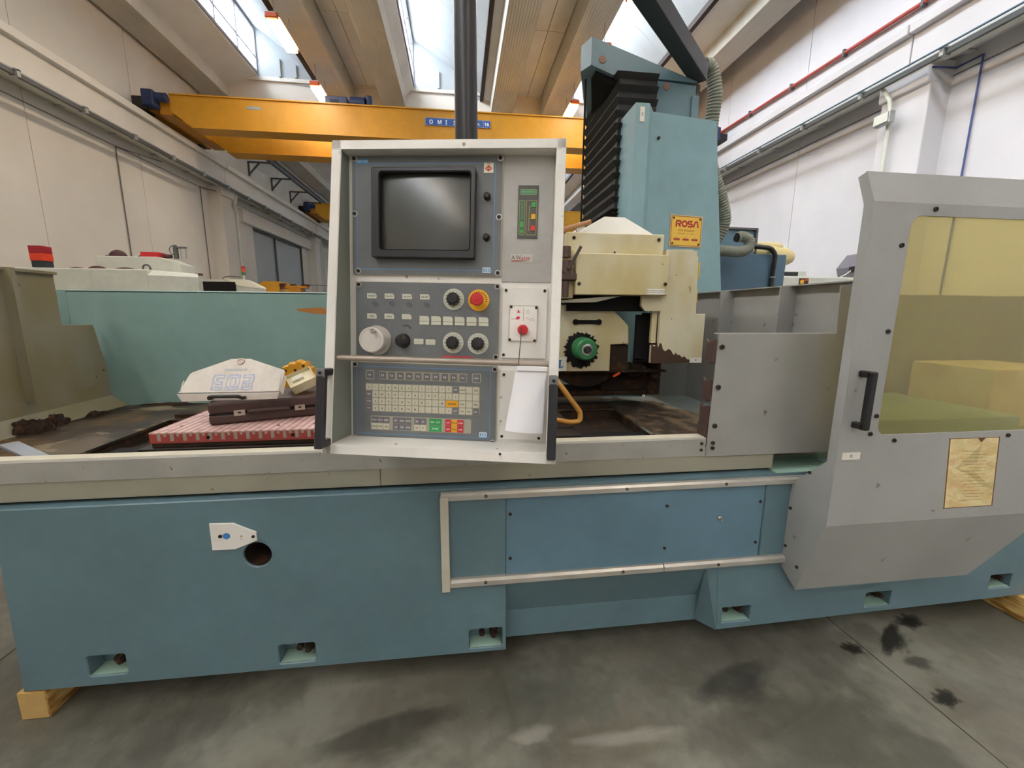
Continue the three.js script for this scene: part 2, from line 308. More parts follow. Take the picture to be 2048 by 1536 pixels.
// ceiling: pairs of fluted beams with flat panels between them, saw-tooth skylights between the pairs
{
  const c = struct('ceiling');
  const beams = [[-8.27, -7.47], [-4.22, -3.48], [-2.49, -1.74], [1.24, 2.0], [3.07, 3.83], [7.1, 7.8]];
  for (const [a, b] of beams) {
    M('roof_beam', EZ([[a, 8.6], [b, 8.6], [b + 0.04, 8.9], [b + 0.04, 9.4], [a - 0.04, 9.4], [a - 0.04, 8.9]], ZF, ZN), X.beam, c);
  }
  for (const [a, b] of [[-3.42, -2.55], [2.06, 3.01]]) {
    const mid = (a + b) / 2;
    for (let z = ZN; z > ZF; z -= 4.7) for (const [u, v] of [[a, mid - 0.008], [mid + 0.008, b]]) M('soffit_panel', B(u, v, 9.18, 9.26, Math.max(ZF, z - 4.685), z), X.concrete, c);
    M('roof_slab', B(a - 0.2, b + 0.2, 9.27, 9.5, ZF, ZN), X.concrete, c);
  }
  // wings beside the beams
  for (const pts of [[[-7.43, 8.95], [-6.5, 9.25], [-6.5, 9.4], [-7.43, 9.3]], [[-1.7, 9.0], [-1.45, 9.22], [-1.45, 9.36], [-1.7, 9.36]], [[3.87, 9.0], [4.15, 9.22], [4.15, 9.36], [3.87, 9.36]],
    [[-4.26, 9.0], [-4.5, 9.05], [-4.5, 9.3], [-4.26, 9.3]], [[1.2, 9.0], [0.95, 9.05], [0.95, 9.3], [1.2, 9.3]], [[7.06, 8.95], [6.3, 9.1], [6.3, 9.35], [7.06, 9.35]]]) M('roof_wing', EZ(pts, ZF, ZN), X.concrete, c);
  M('roof_edge', B(-9, -7.4, 9.42, 9.6, ZF, ZN), X.concrete, c); M('roof_edge', B(7.0, 9, 9.42, 9.6, ZF, ZN), X.concrete, c);
  // vaults: from the head of each skylight down to the next beam
  const vaults = [[-6.5, -4.5, 9.1], [-1.45, 0.95, 9.1], [4.15, 6.3, 9.15]];
  vaults.forEach(([gx, bx, by]) => {
    const under = [], over = [];
    for (let i = 0; i <= 10; i++) {
      const t = i / 10, x = gx - 0.06 + (bx - gx + 0.06) * t, y = 10.72 + (by - 10.72) * Math.pow(t, 1.25);
      under.push([x, y]); over.unshift([x + 0.02, y + 0.14]);
    }
    for (let z = ZN; z > ZF; z -= 2.4) M('vault_panel', EZ([...under, ...over], Math.max(ZF, z - 2.39), z), X.shell, c);
    M('gutter', B(bx - 0.1, bx + 0.02, by - 0.13, by + 0.02, ZF, ZN), X.gutter, c);
    // gables that close the tooth at the ends and at the transverse girder
    for (const z of [ZN - 0.1, -14.6, -15.3, ZF]) M('gable', EZ([[gx, 9.2], ...under, [bx, 9.0]], z, z + 0.12), X.shell, c);
    for (const [u, v] of [[0.35, 9.5], [0.6, 9.35]]) M('gable_rib', B(gx + (bx - gx) * u, gx + (bx - gx) * u + 0.06, 9.25, v + 0.3, -14.48, -14.4), X.shell, c);
  });
  for (const gz of [-14.5]) M('transverse_girder', J(B(-8.4, 8.4, 8.02, 9.2, gz - 0.75, gz, 0.02), B(-8.4, 8.4, 9.12, 9.24, gz, gz + 0.07, 0.01)), X.wall, c);
  vaults.forEach(([gx], i) => {
    const w = struct('window_' + (i + 1));
    for (const [za, zb] of [[-14.45, ZN - 0.05], [ZF + 0.1, -15.3]]) {
      const n = Math.round((zb - za) / 1.2), step = (zb - za) / n;
      M('window_frame', J(B(gx - 0.04, gx + 0.04, 9.3, 9.38, za, zb), B(gx - 0.04, gx + 0.04, 10.58, 10.7, za, zb)), X.mullion, w);
      M('window_rail', B(gx + 0.03, gx + 0.06, 9.72, 9.76, za, zb), X.mullion, w);
      for (let k = 0; k <= n; k++) M('mullion', B(gx - 0.03, gx + 0.03, 9.35, 10.6, za + k * step - 0.025, za + k * step + 0.025), X.mullion, w);
      const pane = U(B(gx - 0.006, gx + 0.006, 9.37, 10.59, -step / 2 + 0.02, step / 2 - 0.02));
      for (let k = 0; k < n; k++) { const p = M('pane', pane, X.glass, w); p.position.z = za + (k + 0.5) * step; }
    }
  });
}
// lamps along two of the beams
{
  const face = mat(0xfff3e0, 0.5, 0, { emissive: 0xffd9a0, emissiveIntensity: 18 });
  let proto;
  const labels = { '-4.0/-9.9': 'long glowing ceiling lamp hung high at the left, nearest of the lamps in view', '-4.0/-12.65': 'small glowing ceiling lamp just above the crane girder and its blue hoist motors', '3.66/-12.65': 'glowing ceiling lamp just above the crane girder beside the black bellows', '3.66/-9.9': 'ceiling lamp mostly hidden behind the peak of the blue machine column, its orange end showing' };
  for (const x of [-4.0, 3.66]) for (let z = 17.6; z > -13; z -= 2.75) {
    const key = x + '/' + +z.toFixed(2), l = labels[key] || labels[x.toFixed(1) + '/' + +z.toFixed(2)];
    const lab = l ?? 'warm ceiling lamp hung along a roof beam outside the picture';
    let o;
    if (!proto) {
      o = proto = thing('ceiling_lamp', lab, 'lamp');
      M('housing', EZ([[-0.16, 0], [0.16, 0], [0.11, 0.1], [-0.11, 0.1]], -0.6, 0.6), X.galv, o);
      M('diffuser', B(-0.13, 0.13, -0.1, 0.001, -0.55, 0.55, 0.02), face, o);
      for (const e of [-1, 1]) M('end_cap', B(-0.13, 0.13, -0.04, 0.07, e * 0.6 - 0.05, e * 0.6 + 0.05, 0.02), X.orange, o);
      for (const e of [-0.45, 0.45]) M('hanger', rod([0, 0.09, e], [0, 1.0, e], 0.006, 6), X.darkSteel, o);
      const L = new THREE.RectAreaLight(LAMP_COLOR, LAMP, 0.26, 1.1);
      L.position.set(0, -0.115, 0); L.rotation.x = -Math.PI / 2; L.name = 'light'; o.add(L);
    } else { o = proto.clone(); o.name = numbered('ceiling_lamp'); o.userData = { label: lab, category: 'lamp' }; scene.add(o); }
    if (!l) o.userData.group = 'ceiling lamps outside the picture';
    o.position.set(x, 8.0, z);
  }
}
// ---------------------------------------------------------------- services on the walls
function tray(s, label) {
  const o = thing('cable_tray', label, 'cable tray'), x = (a, b) => (s < 0 ? [-b, -a] : [a, b]);
  M('channel', J(B(...x(7.86, 8.16), 5.8, 5.815, ZF, ZN), B(...x(7.86, 7.87), 5.8, 5.86, ZF, ZN), B(...x(8.15, 8.16), 5.8, 5.86, ZF, ZN)), X.galv, o);
  M('bus_bar', B(...x(7.74, 7.8), 5.69, 5.77, ZF, ZN), X.darkSteel, o); M('light_strip', B(...x(7.92, 8.1), 5.77, 5.799, ZF, ZN), X.pale, o);
  for (let z = 3.38; z > -40; z -= 1.37) M('bracket', J(B(...x(7.7, 8.3), 5.775, 5.8, z - 0.05, z + 0.05), B(...x(7.7, 7.84), 5.68, 5.8, z - 0.03, z + 0.03)), X.galv, o);
}
tray(-1, 'grey cable tray on brackets under the left crane runway beam');
tray(1, 'grey cable tray on brackets under the right crane runway beam');
function pipe(name, label, pts, r, m, clips = [], category = 'pipe') {
  const o = thing(name, label, category);
  M('pipe', pts.slice(1).map((p, i) => rod(pts[i], p, r)).concat(pts.slice(1, -1).map((p) => tr(new THREE.SphereGeometry(r * 1.02, 10, 8), ...p))), m, o);
  for (const p of clips) M('clip', B(p[0] - 0.05, p[0] + 0.05, p[1] - r - 0.03, p[1] + r + 0.03, p[2] - 0.02, p[2] + 0.02), X.darkSteel, o);
}
pipe('red_pipe', 'red pipe running along the top of the right crane runway beam', [[8.33, 7.0, 12.5], [8.33, 7.03, -3], [8.33, 7.25, -11.5], [8.33, 7.25, -45]], 0.038, X.redPipe, [-3.4, -4.6, -5.8, -7.35, -8.8, -10.3, -11.7].map((z) => [8.335, 7.03 + (-3 - z) * 0.0259, z]));
pipe('blue_conduit', 'thin blue conduit running beside the right cable tray', [[7.66, 5.78, 12.5], [7.66, 5.78, -45]], 0.016, X.steelBlue);
pipe('blue_conduit', 'thin blue conduit dropping down the right wall beside the pilaster', [[7.96, 5.7, -5.15], [8.37, 5.7, -5.12], [8.37, 5.7, -4.75], [8.37, 0.2, -4.75]], 0.014, mat(0x3b4c86, 0.5));
pipe('wall_conduit', 'thin dark conduit bent down the left wall above the white machine', [[-8.0, 5.6, -11.6], [-8.37, 5.58, -10.56], [-8.37, 0.3, -10.56]], 0.014, mat(0x6d6a66, 0.6));
pipe('wall_conduit', 'thin dark conduit down the left wall just before the pilaster', [[-8.1, 5.6, -14.5], [-8.37, 5.6, -13.95], [-8.37, 0.3, -13.95]], 0.014, mat(0x6d6a66, 0.6));
pipe('drain_pipe', 'pale drain pipe bent round the head of the left pilaster', [[-7.92, 5.72, -15.3], [-7.92, 5.3, -15.1], [-7.98, 5.1, -15.32], [-7.98, 0, -15.32]], 0.06, X.pale);
pipe('drain_pipe', 'pale drain pipe down the farther left pilaster beyond the sliding door', [[-7.92, 5.72, -24.6], [-7.98, 5.2, -24.6], [-7.98, 0, -24.6]], 0.06, X.pale);
pipe('drain_pipe', 'white pipes down the front of the right pilaster', [[7.86, 5.72, -5.9], [7.88, 5.45, -5.75], [7.9, 5.2, -5.72], [7.9, 0, -5.72]], 0.035, X.pale);
{
  const o = thing('junction_box', 'small grey junction box on the right pilaster', 'box', [7.82, 5.02, -5.72]);
  M('case', B(-0.09, 0.03, 0, 0.2, -0.15, 0.15, 0.015), X.galv, o); M('lid', B(-0.11, -0.09, 0.02, 0.18, -0.13, 0.13, 0.006), X.pale, o);
}
{
  const o = thing('bracket_rail', 'grey rail on triangular wall brackets high on the far left wall', 'rail');
  M('rail', J(B(-7.62, -7.5, 7.56, 7.58, -45, -15.4), B(-7.57, -7.55, 7.58, 7.75, -45, -15.4), B(-7.62, -7.5, 7.75, 7.77, -45, -15.4)), X.darkSteel, o);
  for (let z = -17.5; z > -40; z -= 2.1) M('bracket', J(B(-8.4, -7.5, 7.5, 7.56, z - 0.03, z + 0.03), B(-8.4, -8.34, 7.0, 7.56, z - 0.03, z + 0.03), tr(B(-0.03, 0.03, -0.32, 0.32, -0.02, 0.02), -8.15, 7.3, z, 0, 0, -0.75)), X.darkSteel, o);
}
// ---------------------------------------------------------------- overhead cranes
const signTex = canvas(1024, 112, (c, w, h) => {
  c.fillStyle = '#c9c5b4'; c.fillRect(0, 0, w, h); c.fillStyle = '#2f5aa8'; c.fillRect(4, 4, w - 8, h - 8);
  c.fillStyle = '#fff'; c.font = 'bold 84px sans-serif'; c.textBaseline = 'middle';
  'OMIS'.split('').forEach((t, i) => c.fillText(t, 60 + i * 125, h / 2 + 4));
  c.fillStyle = '#c9c5b4'; c.fillRect(700, 4, 5, h); c.fillRect(905, 4, 5, h);
  c.fillStyle = '#fff'; c.font = 'bold 62px sans-serif'; c.fillText('ton.', 745, h / 2 + 6); c.font = 'bold 70px sans-serif'; c.fillText('16', 922, h / 2 + 4);
});
const sign = mat(0xffffff, 0.5, 0, { map: signTex });
function crane(label) {
  const o = thing('overhead_crane', label, 'crane', [0, 6.69, -11.4]);
  const prof = [[-7.0, -0.26], [7.0, -0.2], [7.55, 0.15], [7.55, 0.6], [-7.5, 0.5], [-7.5, 0.1]];
  M('girder', J(EZ(prof, -0.42, 0), EZ([[-7.02, -0.28], [7.02, -0.22], [7.02, -0.2], [-7.02, -0.26]], -0.46, 0.04), EZ([[-7.5, 0.5], [7.55, 0.6], [7.55, 0.63], [-7.5, 0.53]], -0.46, 0.04)), X.yellow, o);
  M('girder', J(EZ(prof, -2.2, -1.75), EZ([[-7.02, -0.28], [7.02, -0.22], [7.02, -0.2], [-7.02, -0.26]], -2.25, -1.7)), X.yellow, o);
  for (const s of [-1, 1]) {
    M('end_carriage', J(B(s * 7.62 - 0.16, s * 7.62 + 0.16, 0.02, 0.32, -2.5, -0.02, 0.02), B(s * 8.1 - 0.14, s * 8.1 + 0.14, 0.1, 0.3, -2.7, 0.12, 0.02), B(s * 7.86 - 0.2, s * 7.86 + 0.2, 0.12, 0.28, -0.4, -0.1)), X.yellowDark, o);
    for (const z of [-0.15, -2.4]) M('wheel', cyl(0.14, 0.1, 'x', s * 8.1, 0.14, z, 20), X.black, o);
    M('buffer', J(B(s * 8.1 - 0.16, s * 8.1 + 0.16, 0.02, 0.34, 0.12, 0.24, 0.02)), X.black, o);
    M('travel_motor', J(B(s * 7.86 - 0.14, s * 7.86 + 0.14, 0.1, 0.5, 0.0, 0.3, 0.04), cyl(0.11, 0.3, 'x', s * 7.62, 0.36, 0.15, 16)), X.navy, o);
  }
  M('hoist', J(B(-3.6, -3.0, 0.58, 0.8, -2.1, -0.1, 0.03), cyl(0.16, 0.4, 'x', -2.75, 0.72, -0.3, 16), cyl(0.1, 0.25, 'y', -2.45, 0.78, -0.3, 14), B(-3.5, -3.2, 0.55, 0.74, -0.35, -0.1, 0.03)), X.navy, o);
  const p = M('name_board', print(1.86, 0.2, 0.03), sign, o); p.position.set(0.06, 0.25, 0.02); p.rotation.z = 0.01;
  const q = M('rating_plate', B(-5.6, -5.25, 0.27, 0.34, 0, 0.01), X.galv, o); q.userData.label = 'small grey plate';
  return o;
}
const crane1 = crane('yellow overhead crane spanning the hall with a blue name board, the nearer crane');
{
  const c2 = crane1.clone(); c2.name = numbered('overhead_crane'); scene.add(c2);
  c2.userData = { label: 'far yellow overhead crane whose ends show beside the pendant and the bellows', category: 'crane' };
  c2.position.set(0, 6.69, -22.6);
  M('drive_box', J(B(5.5, 5.95, 0.3, 0.62, 0.02, 0.3, 0.03)), X.cobalt, c2);
}
// ---------------------------------------------------------------- the grinding machine
const gm = thing('grinding_machine', 'large teal and grey surface grinding machine filling the picture', 'machine');
{ // ---- base casting with levelling pockets
  const pockL = [[-1.476, -1.34, 0.166, 0.256], [-0.769, -0.624, 0.141, 0.23], [0.02, 0.168, 0.127, 0.221]], pockR = [[1.225, 1.372, 0.137, 0.216], [2.0, 2.144, 0.146, 0.227], [2.728, 2.862, 0.185, 0.264]];
  const base = M('base', [
    EZ(shape([[-1.715, 0.125], [0.185, 0.103], [0.185, 0.884], [-1.69, 0.886]], [...pockL.map((p) => rrect(...p, 0.012)), circle(-0.809, 0.646, 0.052)]), -0.075, 0, 0.004),
    EZ(shape([[-1.71, 0.127], [0.185, 0.104], [0.185, 0.884], [-1.69, 0.886]], [circle(-0.809, 0.646, 0.052)]), -0.4, -0.074),
    EZ([[-1.71, 0.127], [0.185, 0.105], [0.185, 0.88], [-1.69, 0.884]], -1.5, -0.399),
    EZ(shape([[1.2, 0.1], [3.2, 0.135], [3.2, 0.88], [1.38, 0.87], [1.38, 0.44], [1.175, 0.44]], pockR.map((p) => rrect(...p, 0.006))), -0.075, 0, 0.004),
    EZ([[1.2, 0.1], [3.2, 0.14], [3.2, 0.88], [1.38, 0.87], [1.38, 0.44], [1.175, 0.44]], -1.5, -0.074),
    EX([[-0.085, 0.095], [-0.085, 0.235], [0.0, 0.44], [0.0, 0.46], [-1.5, 0.46], [-1.5, 0.095]], 0.18, 1.2),
    hull([[1.2, 0.1, 0], [1.175, 0.44, 0], [1.14, 0.095, -0.086], [1.14, 0.235, -0.086], [1.12, 0.44, -0.005], [1.2, 0.1, -0.1], [1.18, 0.44, -0.1]]),
    B(0.18, 1.4, 0.44, 0.88, -1.5, -0.012), B(-1.7, 3.2, 0.86, 0.884, -1.5, -0.003),
  ], X.teal, gm);
  for (const [x0, x1, y0] of [...pockL, ...pockR]) {
    const m = M('levelling_screw', J(latheZ([[0, 0.06], [0.012, 0.06], [0.014, 0.055], [0.014, 0.035], [0.022, 0.035], [0.022, 0]], x1 - 0.036, y0 + 0.04, -0.075, 6), latheZ([[0, 0.02], [0.014, 0.02], [0.014, 0]], x0 + 0.06, y0 + 0.022, -0.075, 8)), X.rust, base);
    m.userData.label = 'rusty levelling screw in its pocket';
  }
  for (const [x0, x1, y0] of [...pockL, ...pockR]) M('pocket_floor', B(x0 + 0.004, x1 - 0.004, y0 + 0.001, y0 + 0.005, -0.072, -0.006), X.mint, base);
  M('bed_top', B(1.425, 1.74, 0.884, 0.887, -0.16, -0.004), X.mint, gm, 'pale green bed top');
  M('bed_block', [B(1.3, 3.2, 0.88, 0.943, -1.2, -0.16, 0.004), B(1.79, 3.2, 0.94, 1.03, -1.2, -0.3, 0.01)], X.tealGreen, gm);
  M('drain_hole', [B(-0.8605, -0.7575, 0.5945, 0.6975, -0.398, -0.394), tr(new THREE.CylinderGeometry(0.0518, 0.0518, 0.38, 32, 1, true), -0.809, 0.646, -0.2, Math.PI / 2)], X.rust, gm, 'rusty inside of the round hole');
  // pointed cover plate by the round hole
  const cv = M('cover_plate', EZ([[-0.966, 0.682], [-0.884, 0.68], [-0.801, 0.712], [-0.801, 0.748], [-0.881, 0.79], [-0.966, 0.793]], 0.001, 0.009, 0.0015), X.white, gm, 'white pointed plate');
  M('hexagon_mark', cyl(0.014, 0.002, 'z', -0.908, 0.739, 0.01, 6), mat(0x3f7fc0, 0.5), cv);
  bolt(cv, -0.93, 0.74, 0.009, 0.007, X.black); bolt(cv, -0.812, 0.731, 0.009, 0.006, X.darkBolt);
}
{ // ---- way cover between two aluminium rails
  const w = M('way_cover', [B(0.183, 1.37, 0.47, 0.85, -0.012, 0.004, 0.002), B(-0.07, 0.181, 0.47, 0.85, -0.012, -0.001), B(1.372, 1.5, 0.47, 0.85, -0.03, -0.008)], X.blue, gm, 'blue sheet cover with bolts');
  for (const [x, y] of [[0.2, 0.762], [0.201, 0.558], [0.9, 0.759], [0.903, 0.555], [1.352, 0.755], [1.35, 0.553], [0.21, 0.475]]) bolt(w, x, y, 0.004, 0.007, X.darkBolt);
  M('eye_stud', latheZ([[0, 0.02], [0.006, 0.02], [0.006, 0.004], [0.012, 0.003], [0.012, 0]], 1.158, 0.685, 0.004, 12), X.steel, w);
  const railP = (y0, y1) => [[0, y0], [0.022, y0], [0.022, (y0 + y1) / 2 + 0.004], [0.012, y1 - 0.004], [0.012, y1], [0, y1]];
  const t = M('rail', EX(railP(0.842, 0.873), -0.087, 1.56, 0.001), X.alu, gm);
  for (const x of [0.097, 0.702, 1.162]) bolt(t, x, 0.856, 0.02, 0.007, X.darkBolt);
  const b = M('rail', [EX(railP(0.449, 0.482), -0.087, 0.898, 0.001), EX(railP(0.449, 0.482), 0.901, 1.52, 0.001)], X.alu, gm);
  for (const x of [0.094, 0.706, 1.163]) bolt(b, x, 0.464, 0.02, 0.007, X.darkBolt);
  M('rail_stop', B(-0.09, -0.056, 0.432, 0.855, 0, 0.026, 0.003), X.edge, gm);
}
{ // ---- coolant tray: front sill, floor, rear and end walls
  const sl = M('sill', [
    EX([[-0.034, 0.972], [-0.03, 0.972], [-0.03, 1.05], [-0.036, 1.056], [-0.09, 1.05], [-0.094, 1.03], [-0.09, 1.03], [-0.087, 1.046], [-0.037, 1.051], [-0.034, 1.048]], -3.4, 1.08),
  ], X.sill, gm);
  for (const [x, y] of [[1.06, 1.03], [1.06, 1.0]]) bolt(sl, x, y, -0.03, 0.007, X.darkBolt);
  M('sill_edge', B(-3.4, 1.075, 1.0555, 1.0575, -0.09, -0.038), X.edge, gm, 'worn pale rim');
  M('lower_strip', [B(-3.4, -0.33, 0.899, 0.973, -0.045, -0.034), B(-0.327, 1.424, 0.899, 0.973, -0.045, -0.034), B(1.418, 1.424, 0.899, 0.973, -0.3, -0.034)], X.strip, gm);
  M('seal', B(-3.4, 1.42, 0.88, 0.92, -0.6, -0.06), X.gap, gm, 'black gap under the tray');
  M('tray_floor', [B(-2.3, -1.71, 0.945, 0.96, -1.45, -0.07), B(-1.71, 1.03, 0.945, 0.96, -1.45, -1.0), B(-1.71, 1.03, 0.945, 0.96, -0.16, -0.07)], X.pan, gm);
  M('tray_floor', B(1.03, 1.76, 0.945, 0.96, -1.38, -0.07), mat(0xffffff, 0.5, 0, { map: rep(tPanRight, 1 / 0.73, 1 / 1.31, -1.03 / 0.73, 1.38 / 1.31) }), gm, 'tray floor with brown film over pale paint');
  M('trench', [B(-1.72, 1.04, 0.888, 0.893, -1.0, -0.16), B(-1.72, -1.715, 0.88, 0.95, -1.0, -0.16), B(1.035, 1.04, 0.88, 0.95, -1.0, -0.16), B(-1.72, 1.04, 0.888, 0.95, -1.008, -1.0), B(-1.72, 1.04, 0.888, 0.95, -0.16, -0.155), B(-1.7, 1.0, 0.955, 0.985, -1.08, -1.02)], X.rust, gm, 'oily sunken trench round the table');
  M('table', [B(-1.32, 0.56, 0.89, 1.036, -0.78, -0.19, 0.004), B(-1.32, 0.56, 1.0, 1.022, -0.19, -0.176, 0.002)], X.oily, gm);
  for (const z of [-0.32, -0.47, -0.62]) M('table_slot', B(-1.3, 0.555, 1.03, 1.0364, z - 0.012, z + 0.012), X.gap, gm);
  M('table_edge', B(-1.285, 0.5, 1.005, 1.018, -0.176, -0.165, 0.002), X.steel, gm, 'bright steel strip along the table edge');
  // left and rear
  M('rear_wall', [B(-2.52, 0.62, 0.955, 1.725, -1.47, -1.45, 0.003), EX([[-1.45, 1.72], [-1.5, 1.73], [-1.5, 1.725], [-1.45, 1.715]], -2.52, 0.62), hull([[-2.52, 0.955, -1.47], [-2.52, 1.725, -1.47], [-2.52, 0.955, -1.45], [-2.52, 1.725, -1.45], [-2.6, 0.955, -1.38], [-2.6, 1.725, -1.38], [-2.61, 0.955, -1.4], [-2.61, 1.725, -1.4]])], X.rearTeal, gm, 'blue-green rear splash wall');
  const scr = M('paint_scrape', EZ([[-1.12, 1.615], [-0.95, 1.625], [-0.9, 1.6], [-0.9, 1.575], [-1.02, 1.585], [-1.1, 1.6]], -1.4502, -1.449), mat(0xb0743a, 0.8), gm, 'orange scraped paint');
  M('end_wall', [
    EX([[0, 0.955], [-1.5, 0.955], [-1.4, 1.505], [-1.19, 1.512], [-1.19, 1.815], [0, 1.815]], -2.37, -2.35, 0.003),
    B(-2.36, -2.33, 1.8, 1.815, -1.19, 0), B(-2.36, -2.3, 1.1, 1.815, -0.925, -0.9), EX([[0, 0.955], [-1.46, 0.955], [-1.4, 1.02], [0, 1.02]], -2.352, -2.348),
    hull([[-2.35, 0.955, -1.45], [-2.35, 1.03, -1.45], [-2.26, 0.96, -1.45], [-2.35, 0.955, 0], [-2.35, 1.03, 0], [-2.26, 0.96, 0]]),
  ], X.olive, gm, 'stained olive left end wall');
  // right rear wall and right end wall with gussets
  M('rear_wall', B(1.44, 1.79, 0.955, 1.745, -1.4, -1.38), X.grey, gm, 'grey rear wall');
  M('end_wall', [B(1.76, 1.78, 0.955, 1.745, -1.39, -0.03), B(1.72, 1.8, 1.742, 1.748, -1.39, -0.03)], X.grey, gm, 'grey right end wall');
  for (const z of [-0.9, -0.4]) M('gusset', B(1.665, 1.76, 1.3, 1.742, z - 0.004, z + 0.004), X.grey, gm);
  M('corner_post', B(1.745, 1.8, 0.95, 1.75, -0.1, -0.035, 0.004), X.tealLight, gm);
  M('rear_casing', [B(1.85, 4.8, 0.88, 1.74, -1.5, -1.0, 0.01)], mat(0x767a68, 0.5, 0, { map: rep(tMottle, 0.6) }), gm, 'green casing seen through the door window');
  M('casing_box', B(3.27, 3.9, 0.9, 1.27, -0.98, -0.5, 0.01), X.cream, gm, 'cream box seen through the door window');
  const fp = M('front_panel', [EZ([[1.084, 0.968], [1.735, 0.968], [1.742, 1.728], [1.643, 1.724], [1.653, 1.516], [1.096, 1.516]], -0.034, -0.028, 0.001), B(1.09, 1.65, 1.513, 1.517, -0.06, -0.03), B(1.738, 1.742, 0.968, 1.727, -0.08, -0.03)], X.grey, gm, 'plain grey sheet panel');
  for (const y of [1.459, 1.284, 1.11]) bolt(fp, 1.112, y, -0.028, 0.011, X.darkBolt);
  for (const [x, y] of [[1.112, 1.032], [1.112, 1.008]]) bolt(fp, x, y, -0.028, 0.009, X.darkBolt);
  for (const [y, x] of [[1.44, 1.088], [1.27, 1.088], [1.15, 1.085], [1.06, 1.08]]) M('bracket', EX([[-0.1, y + 0.05], [-0.085, y + 0.035], [-0.06, y + 0.045], [-0.035, y + 0.05], [-0.035, y - 0.05], [-0.06, y - 0.055], [-0.1, y - 0.04]], x - 0.004, x + 0.008, 0.002), X.brownTab, gm);
  // swarf heaps
  const heap = (x, y, z, a, b, c, s) => { seed = s; const g = new THREE.IcosahedronGeometry(1, 9), p = g.attributes.position; for (let i = 0; i < p.count; i++) { const q = V().fromBufferAttribute(p, i), n = 0.45 + 0.8 * fbm(Math.abs(q.x * 0.5 + 0.5) % 1, Math.abs(q.z * 0.5 + q.y * 0.3 + 0.7) % 1, 5, s, 4); p.setXYZ(i, x + q.x * a * n, y + Math.max(-0.1, q.y) * b * n, z + q.z * c * n); } g.deleteAttribute('normal'); g.computeVertexNormals(); return g; };
  const sw = M('swarf', [heap(-2.28, 0.94, -0.95, 0.08, 0.08, 0.1, 5), heap(-2.26, 0.94, -0.8, 0.1, 0.1, 0.09, 6), heap(-2.24, 0.95, -1.18, 0.06, 0.035, 0.08, 7), heap(-1.95, 0.96, -1.425, 0.22, 0.018, 0.02, 8)], X.rust, gm);
  sw.userData.kind = 'stuff';
}
